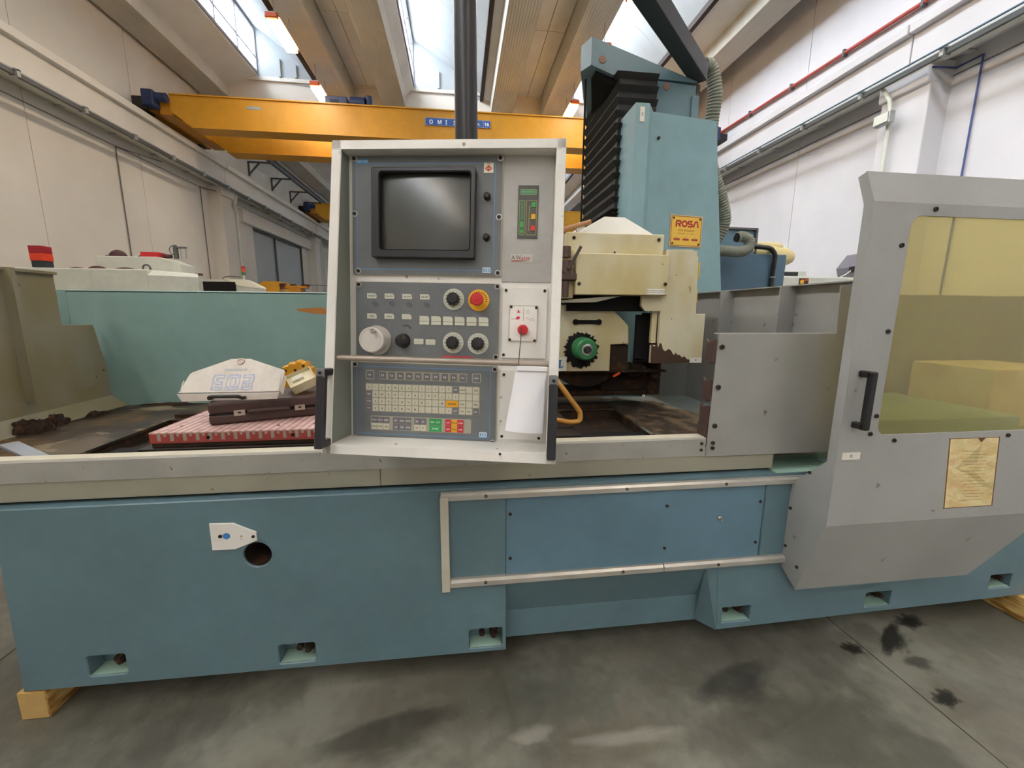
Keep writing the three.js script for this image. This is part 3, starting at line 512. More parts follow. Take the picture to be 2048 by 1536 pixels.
{ // ---- sliding guard door
  const d = new THREE.Group(); d.name = 'guard_door'; gm.add(d); d.userData.label = 'grey sliding guard door with a yellowed window';
  const win = rrect(1.668, 2.62, 1.118, 1.962, 0.05);
  const sheet = M('door_sheet', [
    EZ(shape([[1.5, 0.73], [2.64, 0.73], [2.72, 0.9], [2.72, 2.005], [1.5, 2.005]], [win]), 0.192, 0.2),
    EX([[0.2, 2.005], [0.155, 2.12], [0.148, 2.12], [0.192, 2.003]], 1.5, 2.72),
    hull([[1.5, 0.73, 0.2], [1.5, 0.73, 0.192], [1.5, 0.36, 0.096], [1.5, 0.36, 0.09], [2.64, 0.73, 0.2], [2.64, 0.73, 0.192], [2.42, 0.36, 0.096], [2.42, 0.36, 0.09]]),
    EX([[0.191, 1.03], [0.004, 0.84], [0.001, 0.77], [0.001, 0.42], [0.09, 0.364], [0.191, 0.728]], 1.501, 1.506),
    EX([[0.1985, 2.004], [0.154, 2.119], [0.12, 2.108], [0.16, 2.0], [0.16, 1.0], [0.1985, 1.03]], 1.5008, 1.507),
    EX([[0.1535, 2.1195], [0.12, 2.112], [0.12, 2.106], [0.153, 2.114]], 1.508, 2.72),
  ], X.door, d);
  M('window_pane', EZ(rrect(1.65, 2.64, 1.1, 1.98, 0.05, THREE.Shape), 0.184, 0.191), new THREE.MeshPhysicalMaterial({ color: 0xe2d9ac, roughness: 0.12, transmission: 0.88, thickness: 0, ior: 1.5 }), d, 'yellowed scratched plastic window');
  for (const [x, y] of [[1.759, 1.985], [1.64, 1.854], [1.641, 1.535], [1.651, 1.199], [1.636, 1.125], [1.752, 1.094], [2.304, 1.098], [2.3, 1.985]]) bolt(d, x, y, 0.2, 0.009, X.darkBolt);
  for (const [y, z] of [[0.922, 0.09], [0.719, 0.015], [0.531, 0.015], [0.47, 0.09]]) bolt(d, 1.5, y, z, 0.007, X.darkBolt, 'bolt', '-x');
  M('handle', [B(1.543, 1.568, 1.155, 1.385, 0.232, 0.258, 0.006), B(1.543, 1.568, 1.36, 1.385, 0.198, 0.25, 0.005), B(1.543, 1.568, 1.155, 1.18, 0.198, 0.25, 0.005)], X.black, d);
  const tx = canvas(256, 96, (c, w, h) => { c.fillStyle = '#dcd8cf'; c.fillRect(0, 0, w, h); c.strokeStyle = '#444'; c.strokeRect(3, 3, w - 6, h - 6); c.fillStyle = '#333'; c.font = 'bold 52px sans-serif'; c.textAlign = 'center'; c.fillText('X', w / 2, 66); c.font = '34px sans-serif'; c.fillText('←', 62, 60); c.fillText('→', 194, 60); });
  const st = M('axis_label', print(0.083, 0.032, 0.002), mat(0xffffff, 0.6, 0, { map: tx }), d, 'small white axis label'); st.position.set(1.565, 1.034, 0.201);
  const pt = canvas(256, 640, (c, w, h) => {
    c.fillStyle = '#e2d2a0'; c.fillRect(0, 0, w, h); seed = 77;
    for (let i = 0; i < 240; i++) { c.fillStyle = `rgba(${150 + 60 * rnd() | 0},${110 + 50 * rnd() | 0},70,${0.04 + 0.08 * rnd()})`; c.beginPath(); c.ellipse(rnd() * w, rnd() * h, 10 + 40 * rnd(), 6 + 30 * rnd(), rnd() * 3, 0, 7); c.fill(); }
    c.fillStyle = 'rgba(140,110,60,.28)'; c.beginPath(); c.moveTo(170, 60); c.lineTo(150, 230); c.lineTo(60, 270); c.lineTo(150, 330); c.lineTo(250, 470); c.lineTo(200, 460); c.lineTo(110, 330); c.lineTo(40, 270); c.fill();
    c.strokeStyle = 'rgba(90,70,40,.55)'; c.lineWidth = 4; for (let i = 0; i < 16; i++) { c.beginPath(); const y = 120 + i * 30; c.moveTo(70 + (i % 3) * 20, y); c.lineTo(180 + (i % 2) * 20, y + 4); c.stroke(); }
    c.fillStyle = '#5b3020'; c.beginPath(); c.moveTo(140, 0); c.lineTo(185, 0); c.lineTo(162, 45); c.fill();
    c.strokeStyle = '#6b4a35'; c.lineWidth = 12; c.strokeRect(0, 0, w, h);
  });
  const pl = M('instruction_label', print(0.25, 0.315, 0.002), mat(0xffffff, 0.7, 0, { map: pt }), d, 'torn yellowed instruction label'); pl.position.set(2.16, 0.935, 0.2005);
  const p = pl.geometry.attributes.position; for (let i = 0; i < p.count; i++) p.setX(i, p.getX(i) + p.getY(i) * -0.12);
}
{ // ---- column, bellows and slide cover
  const col = M('column', [
    EZ([[1.45, 0.9], [1.93, 0.9], [1.9, 3.385], [1.4, 3.405]], -2.7, -1.802, 0.008),
    hull([[1.03, 3.655, -1.8], [1.03, 3.465, -1.8], [1.2, 3.41, -1.8], [1.9, 3.4, -1.8], [1.9, 3.408, -1.8], [0.985, 3.66, -1.93], [0.985, 3.48, -1.93], [1.3, 3.41, -2.7], [1.26, 3.58, -2.7], [1.26, 3.48, -2.7], [1.9, 3.4, -2.7], [1.9, 3.408, -2.7]]),
    B(1.86, 1.92, 2.6, 3.3, -1.9, -1.78, 0.006),
  ], X.teal, gm, 'teal column with sloping head');
  for (const [x, y] of [[1.118, 3.507], [1.647, 3.356]]) M('plug', latheZ([[0, 0.006], [0.026, 0.006], [0.03, 0]], x, y, -1.8, 18), mat(0x8a6a5c, 0.6), col);
  M('saddle', B(0.6, 1.46, 0.9, 1.95, -1.78, -1.49, 0.006), X.tealLight, gm, 'teal saddle behind the head');
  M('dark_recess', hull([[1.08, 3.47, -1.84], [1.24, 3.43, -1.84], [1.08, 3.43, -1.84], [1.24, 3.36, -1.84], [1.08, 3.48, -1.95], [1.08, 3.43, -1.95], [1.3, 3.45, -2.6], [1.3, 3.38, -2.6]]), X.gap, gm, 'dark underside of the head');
  const rings = [], ring = (y, o) => [[1.24 + o, y, -2.62], [1.24 + o, y, -1.76 - o], [1.56, y, -1.76 - o], [1.56, y, -2.62]].map(([x, yy, z]) => [x, yy, z]);
  let y = 3.41;
  for (let i = 0; y > 2.25; i++) { const st = y > 2.5 ? 0.062 : 0.022; rings.push(ring(y, -0.02)); rings.push(ring(y - st * 0.6, 0.014)); rings.push(ring(y - st * 1.3, 0.012)); y -= st * 1.45; }
  M('bellows', loft(rings), X.rubber, gm, 'black pleated bellows');
  M('counterweight_cable', rod([1.05, 3.48, -2.0], [1.05, 2.36, -2.0], 0.008, 8), X.gap, gm);
  M('cable_anchor', B(1.02, 1.08, 2.22, 2.36, -2.03, -1.97, 0.01), X.pale, gm);
  // folded cover that rides with the head
  const plan = [[1.28, -1.5], [1.385, -1.5], [1.435, -1.55], [1.95, -1.62], [1.95, -1.9], [1.28, -1.9]];
  const g = EY(plan, 1.3, 3.085, 0), pos = g.attributes.position;
  for (let i = 0; i < pos.count; i++) { // the main face is lower than the strip and its outer edge flares out downwards
    let x = pos.getX(i), yy = pos.getY(i);
    if (x > 1.4 && yy > 3) pos.setY(i, 3.055);
    if (x > 1.9) { const s = yy > 3 ? 0.035 : 0.285; pos.setX(i, x + s); pos.setZ(i, pos.getZ(i) - s * 0.136); }
  }
  g.computeVertexNormals();
  const sc = M('slide_cover', g, X.tealLight, gm, 'pale teal folded cover');
  bolt(sc, 1.49, 2.88, -1.553, 0.012, X.black);
  const zt = canvas(64, 160, (c, w, h) => { c.fillStyle = '#e4e2da'; c.fillRect(0, 0, w, h); c.strokeStyle = '#555'; c.strokeRect(2, 2, w - 4, h - 4); c.fillStyle = '#333'; c.textAlign = 'center'; c.font = 'bold 40px sans-serif'; c.fillText('Z', w / 2, 95); c.font = '30px sans-serif'; c.fillText('↑', w / 2, 40); c.fillText('↓', w / 2, 140); });
  const zl = M('axis_label', print(0.036, 0.1, 0.003), mat(0xffffff, 0.6, 0, { map: zt }), sc, 'small white axis label'); zl.position.set(1.331, 3.01, -1.498);
  const pq = canvas(512, 440, (c, w, h) => {
    c.fillStyle = '#d9b98e'; c.fillRect(0, 0, w, h); c.fillStyle = '#8d5a1c'; c.beginPath(); c.roundRect(10, 10, w - 20, h - 20, 26); c.fill();
    c.fillStyle = '#e6bb4a'; c.beginPath(); c.roundRect(20, 20, w - 40, h - 40, 20); c.fill();
    c.strokeStyle = '#a8281e'; c.lineWidth = 24; c.lineCap = 'butt'; c.lineJoin = 'round';
    const y0 = 80, y1 = 152; // R O S A in heavy rounded strokes, the A without a bar
    c.beginPath(); c.moveTo(92, y1 + 10); c.lineTo(92, y0 + 14); c.quadraticCurveTo(94, y0, 110, y0); c.lineTo(140, y0); c.arc(142, y0 + 19, 19, -1.57, 1.57); c.lineTo(120, y0 + 38); c.lineTo(160, y1 + 6); c.stroke();
    c.beginPath(); c.ellipse(222, (y0 + y1) / 2, 36, 36, 0, 0, 7); c.stroke();
    c.beginPath(); c.moveTo(348, y0); c.lineTo(298, y0); c.arc(298, y0 + 18, 18, -1.57, 1.57, true); c.lineTo(330, y0 + 36); c.arc(330, y1 - 18, 18, -1.57, 1.57); c.lineTo(276, y1); c.stroke();
    c.beginPath(); c.moveTo(366, y1 + 10); c.lineTo(390, y0 + 16); c.quadraticCurveTo(396, y0, 410, y0); c.quadraticCurveTo(424, y0, 428, y0 + 16); c.lineTo(444, y1 + 10); c.stroke();
    c.fillStyle = '#a4521e'; c.font = 'bold 34px sans-serif'; c.textAlign = 'center'; c.fillText('ROSA ERMANDO', w / 2, 222); c.font = 'bold 20px sans-serif'; c.fillText('RESCALDINA  -  MI  -  ITALIA', w / 2, 262);
    c.fillStyle = '#9a6a26'; c.font = '14px sans-serif'; ['MODELLO', 'MATR.', 'ANNO'].forEach((t, i) => c.fillText(t, 110 + i * 146, 312));
    c.fillStyle = '#a8403a'; for (let i = 0; i < 3; i++) c.fillRect(62 + i * 146, 322, 100, 30);
  });
  const pg = M('maker_plate', print(0.29, 0.235, 0.006), mat(0xffffff, 0.45, 0, { map: pq }), sc, 'yellow and red maker plate');
  pg.position.set(1.785, 2.236, -1.594); pg.rotation.y = 0.135;
  for (const [u, v] of [[-0.12, 0.095], [0.12, 0.095], [-0.12, -0.095], [0.12, -0.095]]) { const q = M('rivet', cyl(0.008, 0.006, 'z', 0, 0, 0.004, 12), X.darkBolt, pg); q.position.set(u, v, 0); }
}
{ // ---- grinding head
  const hd = new THREE.Group(); hd.name = 'grinding_head'; gm.add(hd); hd.userData.label = 'cream grinding head with green spindle nut';
  M('upper_box', B(0.615, 1.2, 1.9, 2.052, -1.5, -0.78, 0.006), X.creamGrey, hd);
  M('lower_box', [B(0.65, 1.2, 1.7, 1.928, -1.2, -0.7, 0.006), B(0.57, 0.65, 1.68, 1.95, -1.2, -0.74, 0.006)], X.cream, hd);
  for (const [x, y, z] of [[0.671, 1.76, -0.7], [1.182, 1.765, -0.7], [0.655, 2.02, -0.78], [1.165, 2.022, -0.78], [0.9, 1.945, -0.78]]) bolt(hd, x, y, z, y === 1.945 ? 0.006 : 0.01, X.darkBolt);
  const lt = canvas(256, 80, (c, w, h) => { c.fillStyle = '#d9d4c4'; c.fillRect(0, 0, w, h); c.fillStyle = '#edeae0'; c.beginPath(); c.roundRect(4, 4, w - 8, h - 8, 22); c.fill(); c.strokeStyle = '#444'; c.stroke(); c.fillStyle = '#333'; c.font = 'bold 19px sans-serif'; c.textAlign = 'center'; c.fillText('NON USARE ARIA COMPRESSA', w / 2, 36); c.fillText('PER PULIRE LA MACCHINA', w / 2, 60); });
  lt.needsUpdate = true;
  const wl = M('warning_label', print(0.11, 0.034, 0.002), mat(0xffffff, 0.6, 0, { map: lt }), hd); wl.position.set(1.128, 1.722, -0.699);
  M('top_cover', hull([[0.70, 2.05, -0.85], [1.19, 2.05, -0.85], [0.7, 2.05, -1.45], [1.19, 2.05, -1.45], [0.9, 2.185, -0.98], [1.03, 2.185, -0.98], [0.9, 2.2, -1.45], [1.03, 2.2, -1.45]]), mat(0xcfcdc4, 0.4, 0, { map: rep(tMottle, 1) }), hd, 'pale sloping cover');
  // side plate with notches and a rust patch
  const wing = [[1.2, 1.962], [1.363, 1.966], [1.401, 1.924], [1.415, 1.596], [1.476, 1.596], [1.477, 1.298], [1.145, 1.302], [1.145, 1.41], [1.189, 1.41], [1.187, 1.612], [1.09, 1.612], [1.066, 1.64], [1.066, 1.72], [1.2, 1.72]];
  M('side_plate', [EZ(wing, -0.77, -0.745, 0.002), B(1.45, 1.476, 1.3, 1.596, -1.15, -0.76), B(1.39, 1.41, 1.596, 1.93, -1.15, -0.76), B(1.2, 1.4, 1.9, 1.962, -1.3, -0.76)], X.creamGrey, hd);
  seed = 31; const blob = [[1.145, 1.3]]; for (let i = 0; i <= 26; i++) { const t = i / 26; blob.push([1.145 + 0.275 * t, 1.3 + (t < 0.3 ? 0.13 - 0.1 * t : 0.105 * (1 - t) + 0.01) * (0.8 + 0.4 * rnd())]); } blob.push([1.42, 1.3]);
  M('rust_patch', EZ(blob, -0.7451, -0.7435), mat(0x4e382b, 0.9, 0, { map: rep(tWorn, 3) }), hd, 'brown rust patch');
  const wt = canvas(256, 96, (c, w, h) => { c.fillStyle = '#dedbd2'; c.fillRect(0, 0, w, h); c.strokeStyle = '#666'; c.strokeRect(2, 2, w - 4, h - 4); c.fillStyle = '#333'; c.textAlign = 'center'; c.font = 'bold 44px sans-serif'; c.fillText('W', w / 2, 64); c.font = '30px sans-serif'; c.fillText('←', 56, 60); c.fillText('→', 200, 60); });
  const wm = M('axis_label', print(0.078, 0.032, 0.002), mat(0xffffff, 0.6, 0, { map: wt }), hd, 'small white axis label'); wm.position.set(1.436, 1.317, -0.744);
  for (const [y0, y1] of [[1.8, 1.9], [1.66, 1.74]]) M('yellow_bracket', B(1.4, 1.43, y0, y1, -0.79, -0.765, 0.004), mat(0xd8b95c, 0.5), hd);
  // dark wheel chamber
  M('chamber_plate', [B(1.1, 1.19, 1.3, 1.59, -0.9, -0.87, 0.004), hull([[1.1, 1.3, -0.9], [1.19, 1.285, -0.9], [1.1, 1.32, -0.87], [1.19, 1.3, -0.87], [1.1, 1.3, -0.87]]), B(1.19, 1.2, 1.3, 1.6, -1.0, -0.77), B(0.64, 1.12, 1.61, 1.7, -1.15, -0.82)], X.gap, hd, 'black opening of the wheel guard');
  M('chamber_lip', B(1.152, 1.186, 1.42, 1.6, -0.8, -0.775, 0.002), X.cream, hd);
  M('splash_lip', hull([[0.56, 1.668, -0.72], [0.95, 1.7, -0.72], [0.56, 1.655, -0.72], [0.78, 1.66, -0.72], [0.56, 1.668, -0.95], [0.95, 1.7, -0.95], [0.56, 1.655, -0.95], [0.78, 1.66, -0.95]]), X.strip, hd);
  // spindle plate, ring, nut, wheel
  const sp = M('spindle_plate', EZ([[0.5, 1.648], [0.915, 1.646], [0.955, 1.6], [0.962, 1.595], [1.04, 1.52], [1.046, 1.41], [0.93, 1.405], [0.93, 1.24], [0.5, 1.24]], -0.9, -0.85, 0.004), X.creamGrey, hd, 'stained cream plate round the spindle');
  M('slot_handle', [B(0.69, 0.855, 1.532, 1.556, -0.85, -0.838, 0.004), cyl(0.017, 0.014, 'z', 0.7, 1.544, -0.843, 16), cyl(0.017, 0.014, 'z', 0.845, 1.544, -0.843, 16)], X.gap, sp);
  seed = 2; const ringS = new THREE.Shape(); for (let i = 0; i < 64; i++) { const a = (i / 64) * Math.PI * 2, q = 0.088 + 0.03 * hash(i, 3, 9) - 0.012 * Math.sin(a); i ? ringS.lineTo(0.742 + q * Math.cos(a), 1.385 + q * Math.sin(a)) : ringS.moveTo(0.742 + q, 1.385); }
  M('grease_ring', EZ(ringS, -0.8505, -0.842, 0.001), X.gap, hd);
  M('spindle_nut', latheZ([[0, 0.118], [0.03, 0.118], [0.032, 0.124], [0.056, 0.124], [0.064, 0.116], [0.067, 0.09], [0.067, 0.04], [0.07, 0.036], [0.07, 0]], 0.745, 1.385, -0.86, 36), X.green, hd, 'green spindle nut');
  M('spindle_end', [latheZ([[0, 0.03], [0.018, 0.03], [0.022, 0.022], [0.022, 0]], 0.745, 1.385, -0.742, 24)], X.softBlack, hd);
  M('spindle_collar', latheZ([[0.024, 0.006], [0.034, 0.005], [0.034, 0], [0.024, 0]], 0.745, 1.385, -0.74, 28), X.steel, hd);
  M('grinding_wheel', latheZ([[0, 0.03], [0.26, 0.03], [0.265, 0.025], [0.265, 0], [0, 0]], 0.8, 1.39, -0.96, 56), X.rust, hd, 'brown grinding wheel');
  M('wheel_guard', [B(0.5, 1.32, 1.225, 1.24, -1.25, -0.87, 0.004), B(0.93, 1.3, 1.08, 1.23, -1.25, -0.99, 0.02), B(1.25, 1.33, 1.06, 1.3, -1.25, -0.96, 0.01), B(0.93, 1.06, 1.24, 1.4, -1.1, -0.88, 0.006), B(0.5, 1.3, 1.05, 1.09, -1.25, -1.0, 0.01)], X.rust, hd, 'oily dark lower wheel guard');
  seed = 12; const cl = []; for (let i = 0; i < 14; i++) cl.push(tr(new THREE.IcosahedronGeometry(rr(0.015, 0.045), 1), 1.03 + 0.27 * rnd(), 1.2 + 0.1 * rnd(), -0.96 + 0.05 * rnd(), rnd(), rnd(), rnd()));
  M('crust', cl, X.rust, hd);
  M('chip', tr(B(-0.025, 0.025, -0.006, 0.006, -0.01, 0.01, 0.003), 0.98, 1.215, -0.86, 0, 0, 0.5), mat(0xd2441c, 0.5), hd, 'bright orange chip');
  // valve with lever left of the boxes
  const vx = 0.595, vz = -0.71;
  M('valve', [cyl(0.026, 0.06, 'y', vx, 1.93, vz, 14), cyl(0.032, 0.05, 'y', vx, 1.86, vz, 14), B(vx - 0.05, vx + 0.06, 1.775, 1.82, vz - 0.025, vz + 0.025, 0.01), cyl(0.02, 0.09, 'y', vx, 1.73, vz, 12), latheZ([[0, 0.03], [0.03, 0.03], [0.03, 0]], vx, 1.84, vz, 12)], mat(0x5a4a44, 0.5, 0.5), hd, 'dark brass valve');
  M('valve_lever', tr(B(-0.009, 0.009, 0, 0.14, -0.006, 0.006, 0.004), vx + 0.005, 1.835, vz + 0.04, 0, 0, -0.5), mat(0x4a4240, 0.4, 0.5), hd);
  M('rod', rod([0.3, 1.98, -0.84], [0.77, 2.122, -0.84], 0.014, 14), X.woodRod, hd, 'tan wooden rod');
  const tt = canvas(96, 96, (c, w, h) => { c.fillStyle = '#d9d6c6'; c.fillRect(0, 0, w, h); c.strokeStyle = '#3a6ea8'; c.lineWidth = 8; c.beginPath(); c.arc(48, 48, 26, 0.5, 5.2); c.stroke(); c.fillStyle = '#3a6ea8'; c.fillRect(40, 24, 14, 48); });
  const ts = M('safety_label', print(0.085, 0.085, 0.002), mat(0xffffff, 0.6, 0, { map: tt }), hd, 'pale square label with blue sign'); ts.position.set(0.61, 1.288, -0.846);
}
// ---------------------------------------------------------------- control pendant hung from a swing arm
const pd = thing('control_pendant', 'off-white control pendant with dark screen, hung in front of the machine on a black pole', 'control panel', [-0.11, 1.626, 0.218]);
pd.quaternion.setFromRotationMatrix(new THREE.Matrix4().makeBasis(V(0.9794, -0.016, 0.2014), V(0.0318, 0.9966, -0.0757), V(-0.1995, 0.0805, 0.9766)));
pd.updateMatrixWorld(true);
{
  const inv = pd.matrixWorld.clone().invert(), W = (g) => U(g).applyMatrix4(inv);
  const side = [[-0.16, 0.487], [0.042, 0.487], [0.13, -0.475], [-0.16, -0.475]];          // z, y: the front leans out at the bottom
  const zf = (y) => 0.042 + ((0.487 - y) / 0.962) * 0.088;
  M('housing', [
    EX(side, -0.284, -0.254, 0.002), EX(side, 0.407, 0.436, 0.002),
    EX([[-0.16, 0.46], [zf(0.46), 0.46], [0.042, 0.487], [-0.16, 0.487]], -0.284, 0.436, 0.002),
    EX([[-0.16, -0.475], [0.13, -0.475], [zf(-0.446), -0.446], [-0.16, -0.446]], -0.284, 0.436, 0.002),
    B(-0.28, 0.43, -0.47, 0.48, -0.16, -0.15), B(-0.256, 0.41, -0.448, 0.462, -0.02, -0.006),
  ], X.white, pd, 'off-white sheet housing');
  M('recess_wall', EX([[-0.01, 0.459], [zf(0.459) - 0.004, 0.459], [zf(-0.445) - 0.004, -0.445], [-0.01, -0.445]], -0.2545, -0.253), mat(0x7c8078, 0.6), pd, 'grey inner side');
  const screw = (p, x, y, z = 0.004) => { M('washer', latheZ([[0.004, 0.0015], [0.0095, 0.001], [0.0095, 0]], x, y, z, 16), X.alu, p); bolt(p, x, y, z, 0.0062, X.black, 'screw'); };
  // ---- printed front plates
  const px = 1600;                                  // canvas pixels per metre
  function plate(name, x0, x1, y0, y1, draw, label) {
    const w = x1 - x0, h = y1 - y0;
    const t = canvas(Math.round(w * px), Math.round(h * px), (c, cw, ch) => {
      c.fillStyle = '#6d7072'; c.fillRect(0, 0, cw, ch);
      seed = 5; for (let i = 0; i < 60; i++) { c.fillStyle = `rgba(${rnd() > 0.5 ? '150,150,150' : '50,50,55'},0.03)`; c.beginPath(); c.ellipse(rnd() * cw, rnd() * ch, 20 + 90 * rnd(), 10 + 50 * rnd(), rnd() * 3, 0, 7); c.fill(); }
      c.setTransform(px, 0, 0, -px, -x0 * px, y1 * px); draw(c);
    });
    const g = new THREE.Group(); g.name = name; pd.add(g); g.userData.label = label;
    M('plate_rim', EZ(rrect(x0 - 0.002, x1 + 0.002, y0 - 0.002, y1 + 0.002, 0.006, THREE.Shape), -0.006, 0.001), X.edge, g);
    const m = M('plate', print(w, h, 0.003), mat(0xffffff, 0.5, 0, { map: t }), g); m.position.set((x0 + x1) / 2, (y0 + y1) / 2, 0.0018);
    return g;
  }
  const text = (c, s, x, y, size, color, align = 'center', weight = 'bold') => { c.save(); c.translate(x, y); c.scale(0.001, -0.001); c.fillStyle = color; c.font = `${weight} ${size}px sans-serif`; c.textAlign = align; c.textBaseline = 'middle'; c.fillText(s, 0, 0); c.restore(); };
  const logo = (c, x, y) => { c.fillStyle = '#c9dcec'; c.fillRect(x, y, 0.026, 0.017); text(c, 'ECS', x + 0.013, y + 0.008, 13, '#3f77ad'); };
  const border = (c, x0, x1, y0, y1) => { c.strokeStyle = '#5b8fc4'; c.lineWidth = 0.0022; c.strokeRect(x0, y0, x1 - x0, y1 - y0); };
  // screen plate
  const a = plate('screen_plate', -0.238, 0.243, 0.091, 0.457, (c) => {
    border(c, -0.224, 0.221, 0.107, 0.434);
    c.fillStyle = '#5b93c6'; c.fillRect(-0.226, 0.435, 0.04, 0.013); text(c, 'CNC1100', -0.206, 0.4415, 8.5, '#c6dcf0');
    logo(c, 0.187, 0.1);
    text(c, '☀', 0.198, 0.369, 15, '#b9bbb8'); text(c, '◑', 0.2, 0.242, 15, '#d8dad6');
  }, 'grey plate with dark tube screen');
  for (const [x, y] of [[-0.231, 0.449], [0.236, 0.449], [-0.231, 0.28], [0.236, 0.272], [-0.22, 0.1], [0.236, 0.1]]) screw(a, x, y);
  M('screen_bezel', EZ(((s) => { s.holes.push(rrect(-0.14, 0.15, 0.162, 0.399, 0.012)); return s; })(rrect(-0.164, 0.164, 0.139, 0.412, 0.006, THREE.Shape)), 0.003, 0.034, 0.002), X.softBlack, a);
  M('screen_well', EZ(((s) => { s.holes.push(rrect(-0.138, 0.148, 0.164, 0.397, 0.012)); return s; })(rrect(-0.145, 0.155, 0.157, 0.404, 0.006, THREE.Shape)), 0.0035, 0.032), X.gap, a);
  const crt = new THREE.PlaneGeometry(0.29, 0.238, 24, 20), cpz = crt.attributes.position;
  for (let i = 0; i < cpz.count; i++) { const u = cpz.getX(i) / 0.145, v = cpz.getY(i) / 0.119; cpz.setZ(i, 0.016 - 0.008 * u * u - 0.006 * v * v); }
  crt.computeVertexNormals();
  const scr = M('screen', tr(crt, 0.005, 0.28, 0.004), new THREE.MeshPhysicalMaterial({ color: 0x3d403c, roughness: 0.32, clearcoat: 1, clearcoatRoughness: 0.2 }), a, 'dark curved screen, switched off');
  const dk = canvas(96, 96, (c, w, h) => { c.fillStyle = '#e8dfbf'; c.fillRect(0, 0, w, h); c.fillStyle = '#c5322b'; c.beginPath(); c.moveTo(48, 22); c.lineTo(86, 54); c.lineTo(48, 84); c.lineTo(10, 54); c.fill(); c.fillStyle = '#f3dfd5'; c.font = 'bold 20px sans-serif'; c.textAlign = 'center'; c.fillText('ROSA', 48, 60); c.fillStyle = '#777'; c.fillRect(28, 8, 40, 6); });
  M('diamond_label', print(0.03, 0.03, 0.001), mat(0xffffff, 0.5, 0, { map: dk }), a, 'cream label with red diamond').position.set(0.2, 0.42, 0.0038);
  for (const y of [0.333, 0.209]) M('knob', latheZ([[0, 0.022], [0.007, 0.022], [0.009, 0.019], [0.0095, 0.004], [0.012, 0.003], [0.012, 0]], 0.198, y, 0.003, 20), X.black, a);
  // ---- keys share one printed sheet
  const cells = [], CW = 96, CH = 96, COLS = 16;
  const keyGeo = (w, h, cell, clip) => {
    const s = clip ? shape([[-w / 2, -h / 2], [w / 2, -h / 2], [w / 2, h / 2 - 0.006], [w / 2 - 0.005, h / 2], [-w / 2, h / 2]]) : rrect(-w / 2, w / 2, -h / 2, h / 2, 0.0015, THREE.Shape);
    const g = new THREE.ExtrudeGeometry(s, { depth: 0.0014, bevelEnabled: true, bevelSize: 0.0003, bevelThickness: 0.0004, bevelSegments: 1, bevelOffset: -0.0003, curveSegments: 2 });
    const p = g.attributes.position, uv = g.attributes.uv, cx = cell % COLS, cy = Math.floor(cell / COLS);
    for (let i = 0; i < p.count; i++) uv.setXY(i, (cx + 0.04 + 0.92 * (p.getX(i) / w + 0.5)) / COLS, 1 - (cy + 0.04 + 0.92 * (0.5 - p.getY(i) / h)) / COLS);
    g.userData.keep = true; return g;
  };
  const keyMat = mat(0xffffff, 0.5);
  function key(parent, x, y, w, h, bg, fg, txt, clip, z = 0.0033, name = 'key') {
    cells.push([bg, fg, txt, w / h]);
    const m = M(name, keyGeo(w, h, cells.length - 1, clip), keyMat, parent); m.position.set(x, y, z); return m;
  }
  const IV = '#c6c2ae', GR = '#716e74', GN = '#2d9a54', RD = '#c4313c', YL = '#e0a11e', DK = '#3a3a3a', LT = '#dedee0';
  // switch plate
  const b = plate('switch_plate', -0.229, 0.243, -0.172, 0.066, (c) => {
    c.strokeStyle = '#4a4d50'; c.lineWidth = 0.006; c.beginPath(); c.arc(-0.062, -0.092, 0.02, 0.5, 2.0); c.stroke();
    c.fillStyle = '#c23a44'; c.fillRect(0.06, -0.1725, 0.1, 0.006);
    for (const [x, y] of [[-0.165, -0.005], [-0.108, -0.003], [-0.05, -0.006], [0.008, -0.005]]) { c.fillStyle = 'rgba(60,60,66,.35)'; c.beginPath(); c.ellipse(x, y, 0.012, 0.008, -0.5, 0, 7); c.fill(); }
  }, 'grey plate with switches, dials and handwheel');
  for (const [x, y] of [[-0.219, 0.057], [0.236, 0.058], [0.236, -0.166]]) screw(b, x, y);
  ['ON-OFF', 'ON-OFF', 'ON-OFF', 'ON-OFF'].forEach((t, i) => key(b, -0.175 + i * 0.0588, 0.021, 0.032, 0.017, '#c9c8b8', DK, t, true, 0.0033, 'push_button'));
  ['RUN', 'AUTO', '⏻'].forEach((t, i) => key(b, -0.175 + i * 0.0582, -0.044, 0.032, 0.017, '#c9c8b8', DK, t, true, 0.0033, 'push_button'));
  for (let i = 0; i < 6; i++) { key(b, 0 + i * 0.0388, -0.0485, 0.032, 0.017, '#cbcab8', DK, '', true, 0.0033, 'push_button'); key(b, 0 + i * 0.0388, -0.063, 0.032, 0.01, '#cfceba', DK, '', false, 0.0033, 'push_button'); }
  key(b, -0.018, -0.123, 0.032, 0.018, '#c9c8b8', DK, '+', false, 0.0033, 'push_button'); key(b, 0.021, -0.124, 0.032, 0.018, '#c9c8b8', DK, '–', false, 0.0033, 'push_button');
  const dialT = canvas(256, 256, (c) => {
    c.fillStyle = '#c6c6b6'; c.fillRect(0, 0, 256, 256); c.strokeStyle = '#3a3a3a'; c.fillStyle = '#3a3a3a'; c.lineWidth = 4; c.font = '15px sans-serif'; c.textAlign = 'center'; c.textBaseline = 'middle';
    for (let i = 0; i < 13; i++) { const t = (-225 + i * 22.5) * Math.PI / 180, q = Math.cos(t), s = Math.sin(t); c.beginPath(); c.moveTo(128 + 76 * q, 128 + 76 * s); c.lineTo(128 + 92 * q, 128 + 92 * s); c.stroke(); c.fillText(String(i * 10), 128 + 106 * q, 128 + 106 * s); }
    c.font = '16px sans-serif'; c.fillText('%', 128, 226);
  });
  const dialM = mat(0xffffff, 0.5, 0, { map: dialT });
